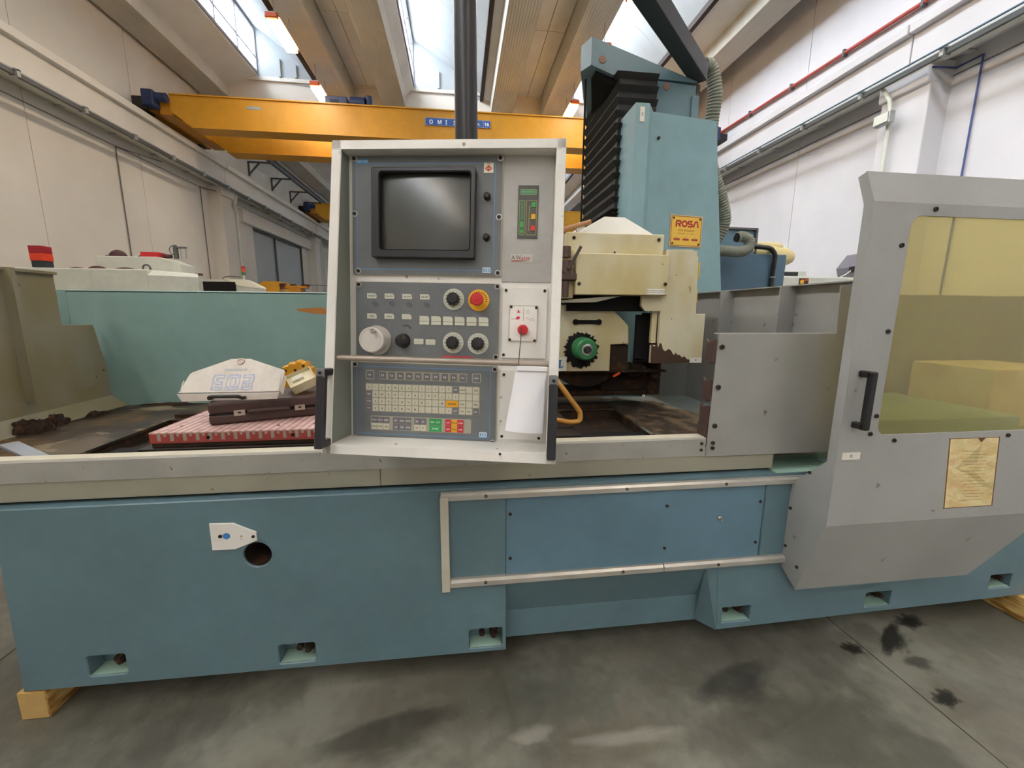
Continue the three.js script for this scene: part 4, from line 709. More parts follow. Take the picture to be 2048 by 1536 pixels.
  const knobShape = new THREE.Shape(); for (let i = 0; i < 48; i++) { const t = (i / 48) * Math.PI * 2, q = 0.0205 + 0.0012 * Math.cos(t * 12); i ? knobShape.lineTo(q * Math.cos(t), q * Math.sin(t)) : knobShape.moveTo(q, 0); }
  for (const [x, y] of [[0.096, 0.015], [0.096, -0.124], [0.178, -0.125]]) {
    const g = new THREE.CylinderGeometry(0.034, 0.034, 0.003, 40); g.rotateX(Math.PI / 2); const p = g.attributes.position; for (let i = 0; i < p.count; i++) g.attributes.uv.setXY(i, p.getX(i) / 0.068 + 0.5, p.getY(i) / 0.068 + 0.5); g.userData.keep = true;
    M('dial', g, dialM, b).position.set(x, y, 0.0045);
    M('knob', [tr(EZ(knobShape, 0, 0.016, 0.001), x, y, 0.006), latheZ([[0, 0.026], [0.014, 0.025], [0.018, 0.02], [0.0185, 0.014]], x, y, 0.006, 24), B(x - 0.0012, x + 0.0012, y + 0.002, y + 0.018, 0.03, 0.0322)], X.softBlack, b);
  }
  M('stop_disc', latheZ([[0, 0.005], [0.033, 0.005], [0.0345, 0.0035], [0.0345, 0]], 0.177, 0.013, 0.003, 40), mat(0xe8ab1c, 0.45), b, 'yellow disc');
  M('emergency_stop', [latheZ([[0, 0.042], [0.006, 0.042], [0.0075, 0.0405], [0.017, 0.04], [0.02, 0.036], [0.02, 0.029], [0.013, 0.025], [0.012, 0]], 0.177, 0.013, 0.007, 32)], X.red, b, 'red mushroom button');
  { const t = 14, pcs = []; for (let i = 0; i < t; i++) { const q = (200 - i * 16) * Math.PI / 180; pcs.push(tr(B(-0.0016, 0.0016, -0.0022, 0.0022, 0, 0.0008), 0.177 + 0.026 * Math.cos(q), 0.013 + 0.026 * Math.sin(q), 0.0078, 0, 0, q - 1.57)); } M('stop_lettering', pcs, X.brownDark, b); }
  // handwheel
  M('handwheel_dial', latheZ([[0, 0.006], [0.046, 0.006], [0.048, 0.004], [0.048, 0]], -0.158, -0.122, 0.003, 48), X.alu, b);
  M('handwheel', [latheZ([[0, 0.05], [0.031, 0.05], [0.032, 0.0485], [0.034, 0.05], [0.038, 0.05], [0.0405, 0.047], [0.0405, 0.036], [0.036, 0.033], [0.034, 0.004]], -0.158, -0.122, 0.004, 48)], mat(0xd9d3cf, 0.35, 0.3), b, 'bright round handwheel');
  M('handwheel_grip', latheZ([[0, 0.02], [0.005, 0.02], [0.008, 0.016], [0.0055, 0.01], [0.006, 0]], -0.146, -0.095, 0.053, 16), X.steel, b);
  M('selector_knob', [latheZ([[0, 0.03], [0.012, 0.029], [0.0195, 0.024], [0.021, 0.016], [0.022, 0.004], [0.024, 0]], -0.07, -0.122, 0.003, 32), B(-0.074, -0.066, -0.14, -0.104, 0.03, 0.035, 0.002)], X.black, b);
  // keyboard plate
  const k = plate('keyboard_plate', -0.242, 0.241, -0.458, -0.196, (c) => {
    border(c, -0.229, 0.221, -0.435, -0.21); logo(c, 0.187, -0.432);
    c.strokeStyle = '#bdb9a5'; c.fillStyle = '#a29f8d'; const fr = (x0, x1, y0, y1, fill) => { c.beginPath(); c.roundRect(x0, y0, x1 - x0, y1 - y0, 0.004); if (fill) c.fill(); else { c.lineWidth = 0.0022; c.stroke(); } };
    fr(-0.196, -0.17, -0.251, -0.223); fr(-0.152, 0.144, -0.252, -0.223, true); fr(0.161, 0.188, -0.251, -0.223); fr(-0.198, 0.187, -0.36, -0.265, true); fr(-0.181, 0.16, -0.422, -0.374, true);
  }, 'grey plate with membrane keyboard');
  for (const [x, y] of [[-0.233, -0.204], [0.234, -0.206], [-0.236, -0.451], [0.232, -0.448]]) screw(k, x, y);
  key(k, -0.183, -0.237, 0.02, 0.022, GR, LT, 'ESC'); key(k, 0.1745, -0.237, 0.021, 0.022, GR, LT, 'CAPS');
  for (let i = 0; i < 10; i++) key(k, -0.139 + i * 0.0298, -0.2375, 0.021, 0.022, GR, LT, 'F' + (i + 1));
  const rows = ['! " £ $ % & / ( ) = ? ^ * DEL HOME ↑ PG', 'TAB Q W E R T Y U I O P [ ] \\ ← ● →', 'CTRL A S D F G H J K L ; @ ENTER . END ↓ PG', 'SHIFT Z X C V B N M , . - _ < ALT INS DEL SHIFT'];
  const pw = 0.02255;
  rows.forEach((r, j) => r.split(' ').forEach((t, i) => {
    if (t === '.' && j === 2) return;
    const dark = (i === 0 && j > 0) || (i === 13 && (j === 0 || j === 3)) || (i === 16 && j === 3), ent = t === 'ENTER';
    key(k, -0.1865 + i * pw + (ent ? pw / 2 : 0), -0.2775 - j * 0.0235, (ent ? 2 : 1) * pw - 0.0026, 0.0208, ent ? '#dd9c1c' : dark ? GR : IV, dark ? LT : DK, t);
  }));
  const low = [[-0.168, GR, 'BLOCK', IV, 'HOLD'], [-0.1475, GR, 'SINGLE', IV, 'STEP'], [-0.127, GR, 'MDI', IV, 'REF'], [-0.0945, GR, 'SET', GR, 'CLR'], [-0.0735, GR, 'MEM', GR, 'PRG'], [-0.0525, GR, 'AUTO', GR, 'TOOL'], [-0.022, GR, 'X+', IV, 'Y+'], [-0.001, GR, 'X-', IV, 'Y-'], [0.0295, GN, 'FEED', null], [0.0505, GN, 'JOG', null], [0.083, RD, 'RESET', RD, 'OFF'], [0.1035, YL, 'HOLD', YL, 'FEED'], [0.124, RD, 'STOP', RD, 'END']];
  for (const [x, c1, t1, c2, t2] of low) { key(k, x, -0.3875, 0.0198, 0.02, c1, c1 === YL ? DK : LT, t1); if (c2) key(k, x, -0.4095, 0.0198, 0.02, c2, c2 === IV || c2 === YL ? DK : LT, t2); }
  key(k, 0.04, -0.4095, 0.0408, 0.02, GN, LT, 'START');
  const sheet = canvas(CW * COLS, CH * COLS, (c) => {
    c.fillStyle = IV; c.fillRect(0, 0, CW * COLS, CH * COLS);
    cells.forEach(([bg, fg, t, ar], i) => {
      const x = (i % COLS) * CW, y = Math.floor(i / COLS) * CH;
      c.fillStyle = bg; c.fillRect(x, y, CW, CH);
      c.save(); c.translate(x + CW / 2, y + CH / 2 + 2); c.scale(1 / ar, 1); c.fillStyle = fg; c.textAlign = 'center'; c.textBaseline = 'middle';
      const size = t.length > 4 ? 22 * Math.min(1.6, ar) : t.length > 2 ? 30 * Math.min(1.3, ar) : 40; c.font = `bold ${size}px sans-serif`; c.fillText(t, 0, 0); c.restore();
    });
  });
  keyMat.map = sheet; keyMat.needsUpdate = true;
  // ---- right-hand strip
  const st = new THREE.Group(); st.name = 'side_strip'; pd.add(st); st.userData.label = 'pale side strip with indicator, pictogram plate and red button';
  M('upper_plate', B(0.248, 0.404, 0.074, 0.458, -0.007, -0.003, 0.001), mat(0xc2beb9, 0.5, 0, { map: rep(tMottle, 2) }), st);
  const lt = canvas(160, 400, (c, w, h) => {
    c.fillStyle = '#4b4a48'; c.fillRect(0, 0, w, h); c.strokeStyle = '#a5a44e'; c.lineWidth = 4;
    c.fillStyle = '#4f8a68'; c.beginPath(); c.roundRect(18, 30, 124, 38, 7); c.fill(); c.stroke();
    c.fillStyle = '#3f5c48'; c.beginPath(); c.roundRect(12, 112, 42, 262, 8); c.fill(); c.stroke(); c.beginPath(); c.roundRect(68, 112, 80, 262, 8); c.stroke();
    c.strokeStyle = '#b9a24e'; c.beginPath(); c.moveTo(112, 155); c.lineTo(90, 155); c.lineTo(90, 338); c.lineTo(112, 338); c.moveTo(90, 250); c.lineTo(112, 250); c.stroke();
    c.fillStyle = '#3fa04a'; c.fillRect(20, 270, 26, 44); c.fillRect(20, 336, 26, 22); c.fillStyle = '#79b077'; for (let i = 0; i < 8; i++) c.fillRect(26, 126 + i * 17, 14, 5); for (let i = 0; i < 5; i++) c.fillRect(32 + i * 20, 44, 12, 8);
  });
  M('indicator_plate', print(0.063, 0.16, 0.003), mat(0xffffff, 0.4, 0, { map: lt }), st, 'dark indicator plate').position.set(0.326, 0.289, -0.001);
  for (const [y, c] of [[0.311, 0x39994a], [0.275, 0xe9b01c], [0.24, 0xd9362f]]) M('indicator_square', B(0.336, 0.35, y - 0.008, y + 0.008, 0, 0.0025, 0.0015), mat(c, 0.4), st);
  const al = canvas(256, 96, (c, w, h) => { c.fillStyle = '#c2beb9'; c.fillRect(0, 0, w, h); c.fillStyle = '#5d5140'; c.font = 'bold 62px serif'; c.fillText('A', 6, 62); c.fillText('W', 60, 62); c.fillStyle = '#a8232b'; c.font = 'italic bold 52px serif'; c.fillText('ater', 116, 66); c.beginPath(); c.moveTo(4, 76); c.quadraticCurveTo(120, 66, 240, 76); c.quadraticCurveTo(120, 82, 4, 86); c.fill(); c.fillStyle = '#7d9a54'; c.fillRect(8, 84, 150, 4); });
  M('small_emblem', print(0.07, 0.026, 0.001), mat(0xffffff, 0.5, 0, { map: al }), st, 'red and brown scripted emblem').position.set(0.31, 0.148, -0.0022);
  const pb = M('button_plate', B(0.254, 0.397, -0.168, 0.056, -0.006, 0.002, 0.0015), X.white, st);
  for (const [x, y] of [[0.264, 0.047], [0.387, 0.047], [0.261, -0.158]]) bolt(st, x, y, 0.002, 0.0048, X.darkBolt, 'screw');
  const pic = canvas(256, 330, (c, w, h) => {
    c.fillStyle = '#f0ece7'; c.fillRect(0, 0, w, h); c.strokeStyle = '#9aa59a'; c.lineWidth = 5; c.beginPath(); c.moveTo(128, 18); c.lineTo(128, 135); c.stroke();
    c.fillStyle = '#d0304a'; c.beginPath(); c.moveTo(80, 30); c.lineTo(94, 62); c.lineTo(66, 62); c.fill(); c.strokeStyle = '#d98a96'; c.lineWidth = 3; for (let i = 0; i < 7; i++) { const t = i * 0.9; c.beginPath(); c.moveTo(80 + 18 * Math.cos(t), 56 + 18 * Math.sin(t)); c.lineTo(80 + 26 * Math.cos(t), 56 + 26 * Math.sin(t)); c.stroke(); }
    c.fillStyle = '#d0304a'; c.beginPath(); c.ellipse(76, 112, 20, 15, -0.4, 0, 7); c.fill(); c.strokeStyle = '#8a6a6a'; c.lineWidth = 5; c.beginPath(); c.moveTo(12, 124); c.lineTo(62, 122); c.stroke();
    c.strokeStyle = '#b5aaa0'; c.lineWidth = 4; c.beginPath(); c.ellipse(170, 52, 12, 15, 0, 0, 7); c.stroke(); c.beginPath(); c.moveTo(150, 104); c.lineTo(196, 136); c.lineTo(232, 136); c.lineTo(222, 112); c.lineTo(200, 116); c.lineTo(188, 130); c.stroke();
  });
  M('pictogram_plate', EZ(rrect(0.275, 0.369, -0.115, 0.001, 0.004, THREE.Shape), 0.002, 0.0045), X.edge, st);
  M('pictogram', print(0.086, 0.109, 0.001), mat(0xffffff, 0.5, 0, { map: pic }), st).position.set(0.322, -0.057, 0.0048);
  for (const [x, y] of [[0.282, -0.005], [0.362, -0.006], [0.28, -0.109], [0.36, -0.11]]) bolt(st, x, y, 0.0045, 0.0045, X.darkBolt, 'screw');
  M('red_button', latheZ([[0, 0.022], [0.013, 0.022], [0.0155, 0.02], [0.0165, 0.015], [0.0165, 0]], 0.322, -0.077, 0.005, 28), X.red, st, 'red push button');
  M('lower_plate', B(0.254, 0.395, -0.436, -0.206, -0.006, 0.002, 0.0015), X.white, st);
  for (const [x, y] of [[0.264, -0.222], [0.262, -0.426], [0.384, -0.427]]) bolt(st, x, y, 0.002, 0.0048, X.darkBolt, 'screw');
  M('plug', latheZ([[0, 0.006], [0.01, 0.006], [0.011, 0]], 0.33, -0.187, -0.004, 18), X.darkBolt, st);
  // ---- hand bar and grips
  M('hand_bar', cyl(0.0085, 0.665, 'x', 0.077, -0.181, 0.082, 18), X.pole, pd, 'bare steel hand bar');
  for (const [x, n] of [[-0.268, -1], [0.421, 1]]) {
    const y0 = -0.45, y1 = -0.212, g = new THREE.Group(); g.name = 'grip'; pd.add(g);
    M('bar', EX([[zf(y1) + 0.03, y1], [zf(y1) + 0.052, y1], [zf(y0) + 0.052, y0], [zf(y0) + 0.03, y0]], x - 0.013, x + 0.013, 0.003), X.softBlack, g);
    for (const part of [EX([[zf(y1) - 0.006, y1 - 0.022], [zf(y1) + 0.046, y1 - 0.022], [zf(y1) + 0.046, y1], [zf(y1) - 0.006, y1]], x - 0.013, x + 0.013, 0.003), EX([[zf(y0) - 0.004, y0], [zf(y0) + 0.046, y0], [zf(y0) + 0.046, y0 + 0.022], [zf(y0) - 0.004, y0 + 0.022]], x - 0.013, x + 0.013, 0.003)]) M('mount', part, X.softBlack, g);
    M('grip_cap', B(x - 0.0135, x + 0.0135, y1 - 0.026, y1 + 0.001, zf(y1) + 0.05, zf(y1) + 0.054, 0.002), mat(0x77777a, 0.4), g);
    bolt(g, x, y1 - 0.012, zf(y1) + 0.054, 0.005, X.black, 'screw');
  }
  bolt(pd, 0.27, -0.452, zf(-0.452), 0.004, X.darkBolt, 'screw');
  // ---- pole and swing arm (given in hall coordinates)
  M('pole', W(J(cyl(0.04, 1.37, 'y', 0.036, 2.755, 0.0, 32), cyl(0.062, 0.03, 'y', 0.036, 2.1, 0.0, 32))), X.softBlack, pd, 'black round pole');
  const A = V(1.96, 3.5, -1.87), E = V(-0.05, 3.5, 0.02), len = A.distanceTo(E), arm = U(new RoundedBoxGeometry(0.115, 0.13, len, 1, 0.006));
  const mx = new THREE.Matrix4().lookAt(E, A, V(0, 1, 0)); mx.setPosition(A.clone().add(E).multiplyScalar(0.5)); arm.applyMatrix4(mx);
  M('swing_arm', W(arm), mat(0x2a2d2e, 0.45), pd, 'black square swing arm');
  M('arm_pivot', W(J(cyl(0.04, 0.1, 'y', 1.97, 3.4, -1.95, 24))), mat(0x2a2d2e, 0.45), pd);
}
{ // sheaf of papers tied over the hand bar
  const o = thing('paper_sheaf', 'white paper sheets hung from a black string on the pendant hand bar', 'paper');
  o.position.copy(pd.position); o.quaternion.copy(pd.quaternion);
  const sheet = (dx, dz, s) => {
    const g = new THREE.BoxGeometry(1, 1, 0.0012, 10, 16, 1), p = g.attributes.position;
    for (let i = 0; i < p.count; i++) {
      const u = p.getX(i) + 0.5, v = 0.5 - p.getY(i);
      const xl = 0.31 - 0.027 * v + dx * v, xr = 0.4 - 0.008 * v + dx * v;
      p.setXYZ(i, xl + (xr - xl) * u, -0.19 - 0.192 * v - 0.006 * u * v, 0.094 + dz + 0.012 * v + 0.016 * Math.sin(u * 2.8 + s) * v + p.getZ(i) + 0);
    }
    g.computeVertexNormals(); return g;
  };
  M('sheet', sheet(0, 0.006, 0.4), X.paper, o); M('sheet', sheet(0.004, 0.002, 0.5), X.paper, o); M('sheet', sheet(-0.002, -0.002, 0.6), X.paper, o);
  M('sleeve', tr(B(-0.044, 0.046, -0.007, 0.007, 0.0, 0.012, 0.002), 0.356, -0.195, 0.096), X.paper, o);
  M('string', tube([[0.3175, -0.07, 0.03], [0.318, -0.1, 0.046], [0.317, -0.14, 0.07], [0.3165, -0.172, 0.0965], [0.317, -0.188, 0.1]], 0.0013, 24, 6), X.black, o);
}
// ---------------------------------------------------------------- things lying on the machine
{
  const o = thing('magnetic_chuck', 'red magnetic chuck plate with striped top lying on the machine table', 'chuck', [-0.75, 1.0372, -0.4]);
  const x0 = -0.525, x1 = 0.46, z0 = -0.2, z1 = 0.2;
  M('base', B(x0 + 0.004, x1, 0, 0.018, z0, z1 - 0.003, 0.002), X.rust, o, 'rusty steel base');
  M('body', B(x0, x1, 0.018, 0.058, z0, z1, 0.001), X.chuckRed, o, 'red body');
  M('pole_face', B(x0, x1, 0.058, 0.0645, z0, z1, 0.001), X.chuckTop, o, 'pale striped top');
  for (let i = 0; i < 20; i++) M('pole_bar', B(x0 + 0.03 + i * 0.049, x0 + 0.044 + i * 0.049, 0.028, 0.0625, z1 - 0.01, z1 + 0.0012), X.pole, o);
  for (let i = 0; i < 19; i++) M('pole_tip', B(x0 + 0.055 + i * 0.049, x0 + 0.065 + i * 0.049, 0.047, 0.0625, z1 - 0.01, z1 + 0.001), X.pole, o);
  for (const x of [x0 + 0.225, x0 + 0.56]) bolt(o, x, 0.04, z1, 0.007, X.gap, 'screw');
  for (const [x, z] of [[-0.46, 0.1], [-0.05, 0.13], [0.1, 0.12], [-0.3, -0.1]]) M('tapped_hole', cyl(0.006, 0.002, 'y', x, 0.065, z, 12), X.brownDark, o);
}
{ // case: turned about 20 degrees, lid line, two latches and a carrying handle
  const o = thing('tool_case', 'dark brown carrying case under the tilted white cover, on the red chuck plate', 'case', [-0.93, 1.1032, -0.5]);
  o.rotation.y = 0.36;
  M('tray', B(-0.225, 0.225, 0, 0.045, -0.15, 0.15, 0.012), X.brown, o); M('lid', B(-0.225, 0.225, 0.047, 0.1, -0.15, 0.15, 0.014), X.brown, o);
  M('seam', B(-0.222, 0.222, 0.043, 0.049, -0.147, 0.147), X.gap, o);
  for (const x of [-0.11, 0.13]) { const l = M('latch', B(x - 0.022, x + 0.022, 0.034, 0.06, 0.148, 0.154, 0.003), X.pole, o); M('latch_hole', B(x - 0.006, x + 0.006, 0.046, 0.053, 0.153, 0.1552), X.gap, l); }
  M('carry_handle', [tube([[-0.075, 0.05, 0.15], [-0.07, 0.052, 0.164], [-0.05, 0.054, 0.168], [0.06, 0.054, 0.168], [0.08, 0.052, 0.164], [0.085, 0.05, 0.15]], 0.0085, 30, 10)], X.brownDark, o);
}
{ // sheet-metal cover, lying tilted and upside down: lettering on its head
  const o = thing('sheet_cover', 'white bent sheet cover with upside-down blue lettering and black handle, tilted on the brown case', 'cover', [-1.02, 1.207, -0.345]);
  const out = [[-0.215, 0.03], [-0.19, 0.125], [-0.178, 0.134], [-0.002 - 0.03, 0.2], [0.05, 0.2], [0.205, 0.14], [0.213, 0.132], [0.203, 0.03]];
  const f = EZ(out, -0.003, 0, 0.001); tr(f, 0, 0, 0, 0, 0, 0);
  const tilt = (g) => { tr(g, 0, -0.03, 0); tr(g, 0, 0.034, 0, -0.62, 0, 0); return g; };
  M('face', tilt(f), X.sheet, o);
  M('lip', EZ([[-0.218, 0.03], [-0.2, -0.005], [0.196, 0], [0.206, 0.03]], 0.004, 0.007, 0.001), X.sheet, o);
  M('side_flange', tilt(B(-0.21, -0.207, 0.035, 0.09, -0.05, 0)), X.white, o); M('side_flange', tilt(B(0.2, 0.203, 0.035, 0.125, -0.05, 0)), X.white, o);
  const tx = canvas(512, 360, (c, w, h) => {
    c.clearRect(0, 0, w, h); c.translate(w, h); c.rotate(Math.PI);
    c.strokeStyle = '#a9b8dc'; c.lineWidth = 8; c.font = 'bold 270px sans-serif'; c.textAlign = 'center'; ['E', 'C', 'S'].forEach((t, i) => c.strokeText(t, w / 2 + (i - 1) * 165, 220));
    c.fillStyle = '#bfc4d2'; c.font = 'bold 40px sans-serif'; c.fillText('automazione', w / 2, 300);
    
  });
  const pg = print(0.2, 0.14, 0.0008); tilt(tr(pg, 0.0, 0.1, 0.0012));
  M('lettering', pg, mat(0xffffff, 0.5, 0, { map: tx, transparent: true }), o, 'pale blue upside-down lettering');
  M('lock', tilt(tr(lathe([[0, 0.004], [0.007, 0.004], [0.009, 0.006], [0.016, 0.006], [0.017, 0]], 20), 0.012, 0.185, 0, Math.PI / 2)), X.pole, o);
  M('handle', tube([[-0.075, 0.01, 0.005], [-0.075, 0.012, 0.03], [-0.062, 0.022, 0.042], [0.045, 0.022, 0.042], [0.06, 0.012, 0.03], [0.06, 0.01, 0.005]], 0.0075, 40, 10), X.black, o);
}
{
  const o = thing('sheet_tray', 'small tilted cream sheet-metal tray beside the white cover, on the brown case', 'tray', [-0.78, 1.242, -0.545]);
  o.rotation.set(0.25, 0.5, 0.28); o.scale.setScalar(0.68);
  M('floor', B(-0.09, 0.09, 0.03, 0.034, -0.12, 0.12), X.creamGrey, o);
  for (const [a, b, c, d] of [[-0.09, -0.086, -0.12, 0.12], [0.086, 0.09, -0.12, 0.12], [-0.09, 0.09, 0.116, 0.12], [-0.09, 0.09, -0.12, -0.116]]) M('wall', B(a, b, 0, 0.06, c, d), X.creamGrey, o);
  M('inner_bracket', B(-0.06, 0.02, 0.034, 0.05, -0.08, 0.0, 0.003), X.edge, o);
}
{ // yellow indexing fixture behind the case
  const o = thing('indexing_fixture', 'chipped yellow round fixture on a rusty foot behind the brown case', 'fixture', [-0.885, 1.0372, -0.79]);
  const s = new THREE.Shape(); for (let i = 0; i < 40; i++) { const t = (i / 40) * Math.PI * 2, q = 0.092 + 0.006 * Math.sin(i * 2.1) + 0.004 * Math.cos(t * 5); i ? s.lineTo(q * Math.cos(t), q * Math.sin(t)) : s.moveTo(q, 0); }
  M('disc', tr(EZ(s, -0.03, 0.03, 0.008), 0, 0.2, 0), X.yellow, o, 'yellow disc');
  M('boss', latheZ([[0, 0.03], [0.02, 0.03], [0.026, 0.022], [0.026, 0]], 0, 0.18, 0.03, 20), X.darkBolt, o);
  for (let i = 0; i < 9; i++) { const t = 0.4 + i * 0.72, q = 0.045 + 0.028 * (i % 2); M('hole', cyl(0.007, 0.003, 'z', q * Math.cos(t), 0.2 + q * Math.sin(t), 0.031, 12), X.brownDark, o); }
  M('foot', [hull([[-0.075, 0, -0.06], [0.075, 0, -0.06], [-0.075, 0, 0.06], [0.075, 0, 0.06], [-0.05, 0.14, -0.03], [0.05, 0.14, -0.03], [-0.05, 0.14, 0.03], [0.05, 0.14, 0.03]])], X.rust, o, 'rusty foot');
}
{
  const o = thing('paper_roll', 'small white roll lying in the trench behind the red chuck plate', 'roll', [-1.55, 0.895, -0.72]);
  M('roll', latheZ([[0.012, 0.06], [0.03, 0.06], [0.032, 0.056], [0.032, 0], [0.012, 0], [0.012, 0.06]], 0, 0.033, -0.03, 24), X.paper, o);
}
{
  const o = thing('flat_bar', 'grey flat steel bar lying on the tray floor at the lower left', 'bar', [-1.8, 0.985, -0.3]);
  o.rotation.set(0, -0.5, -0.12);
  M('bar', B(-0.2, 0.2, 0, 0.014, -0.03, 0.03, 0.003), mat(0x9aa0a8, 0.4, 0.3), o);
}
{
  const o = thing('coolant_hose', 'amber coolant hose looping over the table beside the pendant', 'hose');
  M('hose', tube([[0.38, 1.42, -0.5], [0.44, 1.32, -0.42], [0.49, 1.25, -0.37], [0.54, 1.18, -0.35], [0.592, 1.11, -0.34], [0.59, 1.065, -0.33], [0.54, 1.06, -0.33], [0.47, 1.07, -0.35], [0.36, 1.064, -0.42], [0.28, 1.064, -0.5]], 0.0135, 60, 12), X.amberHose, o);
  M('nozzle', rod([0.28, 1.064, -0.5], [0.22, 1.062, -0.55], 0.011, 12), X.steel, o);
}
// timber under the machine
{
  const end = (o, m) => o;
  let o = thing('timber_block', 'sawn timber block under the left end of the machine', 'block', [-1.69, 0, -0.2]);
  M('block', B(-0.05, 0.05, 0, 0.122, -0.3, 0.2, 0.004), X.wood, o); M('end_grain', B(-0.047, 0.047, 0.003, 0.119, 0.198, 0.2015), mat(0xcaa768, 0.8, 0, { map: rep(tMottle, 6) }), o);
  o = thing('timber_block', 'timber block under the right end of the machine at the picture edge', 'block', [3.0, 0, -0.1]);
  M('block', B(-0.07, 0.12, 0, 0.13, -0.3, 0.16, 0.004), X.wood, o); M('end_grain', B(-0.067, 0.117, 0.003, 0.127, 0.158, 0.1615), mat(0xb07a3a, 0.8, 0, { map: rep(tMottle, 6) }), o);
}
// ---------------------------------------------------------------- behind the machine, right: electric cabinet and hoses
function corrugated(pts, r, n) {                  // ribbed hose
  const c = new THREE.CatmullRomCurve3(pts.map((p) => V(...p))), fr = c.computeFrenetFrames(n * 2, false), rings = [];
  for (let i = 0; i <= n * 2; i++) { const p = c.getPointAt(i / (n * 2)), q = i % 2 ? r : r * 0.88, ring = []; for (let k = 0; k < 18; k++) { const t = -(k / 18) * Math.PI * 2; ring.push(p.clone().addScaledVector(fr.normals[i], q * Math.cos(t)).addScaledVector(fr.binormals[i], q * Math.sin(t)).toArray()); } rings.push(ring); }
  return loft(rings);
}
{
  const o = thing('corrugated_hose', 'grey-green ribbed hose falling from the swing arm behind the teal column', 'hose');
  M('hose', corrugated([[1.99, 3.6, -1.95], [2.1, 3.62, -1.98], [2.18, 3.45, -2.0], [2.2, 3.2, -2.05], [2.26, 2.9, -2.1], [2.4, 2.68, -2.15], [2.5, 2.45, -2.2], [2.46, 2.3, -2.25], [2.36, 2.2, -2.3]], 0.06, 70), X.hose, o);
  M('collar', cyl(0.07, 0.06, 'x', 2.0, 3.6, -1.95, 24), X.darkBolt, o);
  const p = thing('corrugated_hose', 'loose looped end of ribbed hose in front of the blue cabinet', 'hose');
  M('hose', corrugated([[2.3, 2.2, -2.18], [2.5, 2.185, -2.16], [2.66, 2.18, -2.16], [2.76, 2.22, -2.18], [2.78, 2.29, -2.2], [2.72, 2.33, -2.22], [2.66, 2.32, -2.22]], 0.05, 36), X.hose, p);
  M('bore', cyl(0.036, 0.01, 'x', 2.655, 2.315, -2.22, 20), X.gap, p);
}
{
  const o = thing('electric_cabinet', 'blue steel cabinet with open lid behind the teal column', 'cabinet', [3.0, 0, -2.8]);
  M('body', B(-0.5, 0.36, 0, 2.2, -0.5, 0.4, 0.008), X.steelBlue, o);
  M('top_panel', hull([[-0.35, 2.2, 0.3], [0.06, 2.2, 0.3], [-0.35, 2.2, 0.26], [0.06, 2.2, 0.26], [-0.35, 2.45, 0.26], [0.08, 2.46, 0.26], [-0.35, 2.45, 0.2], [0.08, 2.46, 0.2]]), X.blue, o);
  M('panel_edge', [B(0.07, 0.09, 2.2, 2.47, 0.16, 0.3), B(-0.36, 0.09, 2.455, 2.475, 0.16, 0.29)], X.darkSteel, o);
  M('motor', [B(0.02, 0.42, 2.2, 2.345, -0.2, 0.3, 0.05), latheZ([[0, 0.34], [0.06, 0.34], [0.1, 0.25], [0.13, 0.05], [0.13, 0]], 0, 0, 0, 24).applyMatrix4(new THREE.Matrix4().makeRotationY(Math.PI / 2)).applyMatrix4(new THREE.Matrix4().makeTranslation(0.22, 2.2, 0.22))], mat(0xe0cf96, 0.5), o, 'cream motor cover');
  M('motor_rib', B(0.12, 0.36, 2.34, 2.36, 0.0, 0.1, 0.01), mat(0xe8dcae, 0.5), o);
  const cb = M('cable', tube([[-0.05, 2.3, 0.3], [0.05, 2.27, 0.4], [0.14, 2.25, 0.44], [0.19, 2.18, 0.45], [0.2, 2.0, 0.43], [0.2, 1.4, 0.43]], 0.024, 40, 12), X.softBlack, o);
  for (const y of [2.12, 1.97]) M('tie', tr(new THREE.TorusGeometry(0.026, 0.003, 6, 18), 0.2, y, 0.43, Math.PI / 2), X.pale, cb);
}
{ // pale machine by the right wall
  const o = thing('lathe', 'long pale grey machine cover by the right wall, only its top showing', 'machine', [6.6, 0, -5.4]);
  M('body', B(-1.3, 1.22, 0, 2.24, -0.7, 0.4, 0.03), X.pale, o);
  M('top_box', [B(-1.3, -0.55, 2.24, 2.34, -0.5, 0.3, 0.02)], X.pale, o); M('vent', B(-1.25, -0.72, 2.25, 2.32, 0.3, 0.305), X.softBlack, o);
  const t = canvas(128, 80, (c, w, h) => { c.fillStyle = '#3a2015'; c.fillRect(0, 0, w, h); c.fillStyle = '#e8b22a'; c.beginPath(); c.arc(42, 42, 28, 0, 7); c.fill(); c.fillStyle = '#c04a22'; c.fillRect(68, 4, 56, 26); });
  M('warning_label', print(0.18, 0.11, 0.004), mat(0xffffff, 0.5, 0, { map: t }), o).position.set(-0.68, 2.15, 0.403);
}
{
  const o = thing('extraction_unit', 'dark grey rounded unit with thin cable on the pale machine by the right wall', 'motor', [7.36, 2.243, -5.35]);
  o.scale.setScalar(1.25);
  M('body', [hull([[-0.14, 0, 0.12], [0.3, 0, 0.12], [-0.14, 0, -0.2], [0.3, 0, -0.2], [-0.05, 0.36, 0.1], [0.3, 0.42, 0.1], [-0.05, 0.36, -0.2], [0.3, 0.42, -0.2], [-0.2, 0.16, 0.1], [-0.2, 0.16, -0.2]])], mat(0x6b6872, 0.5), o);
  M('socket', B(-0.24, -0.14, 0.09, 0.17, 0.04, 0.12, 0.01), X.softBlack, o);
  M('cable', tube([[-0.22, 0.12, 0.08], [-0.32, 0.05, 0.08], [-0.4, 0.012, 0.08]], 0.008, 16, 6), X.pale, o);
}
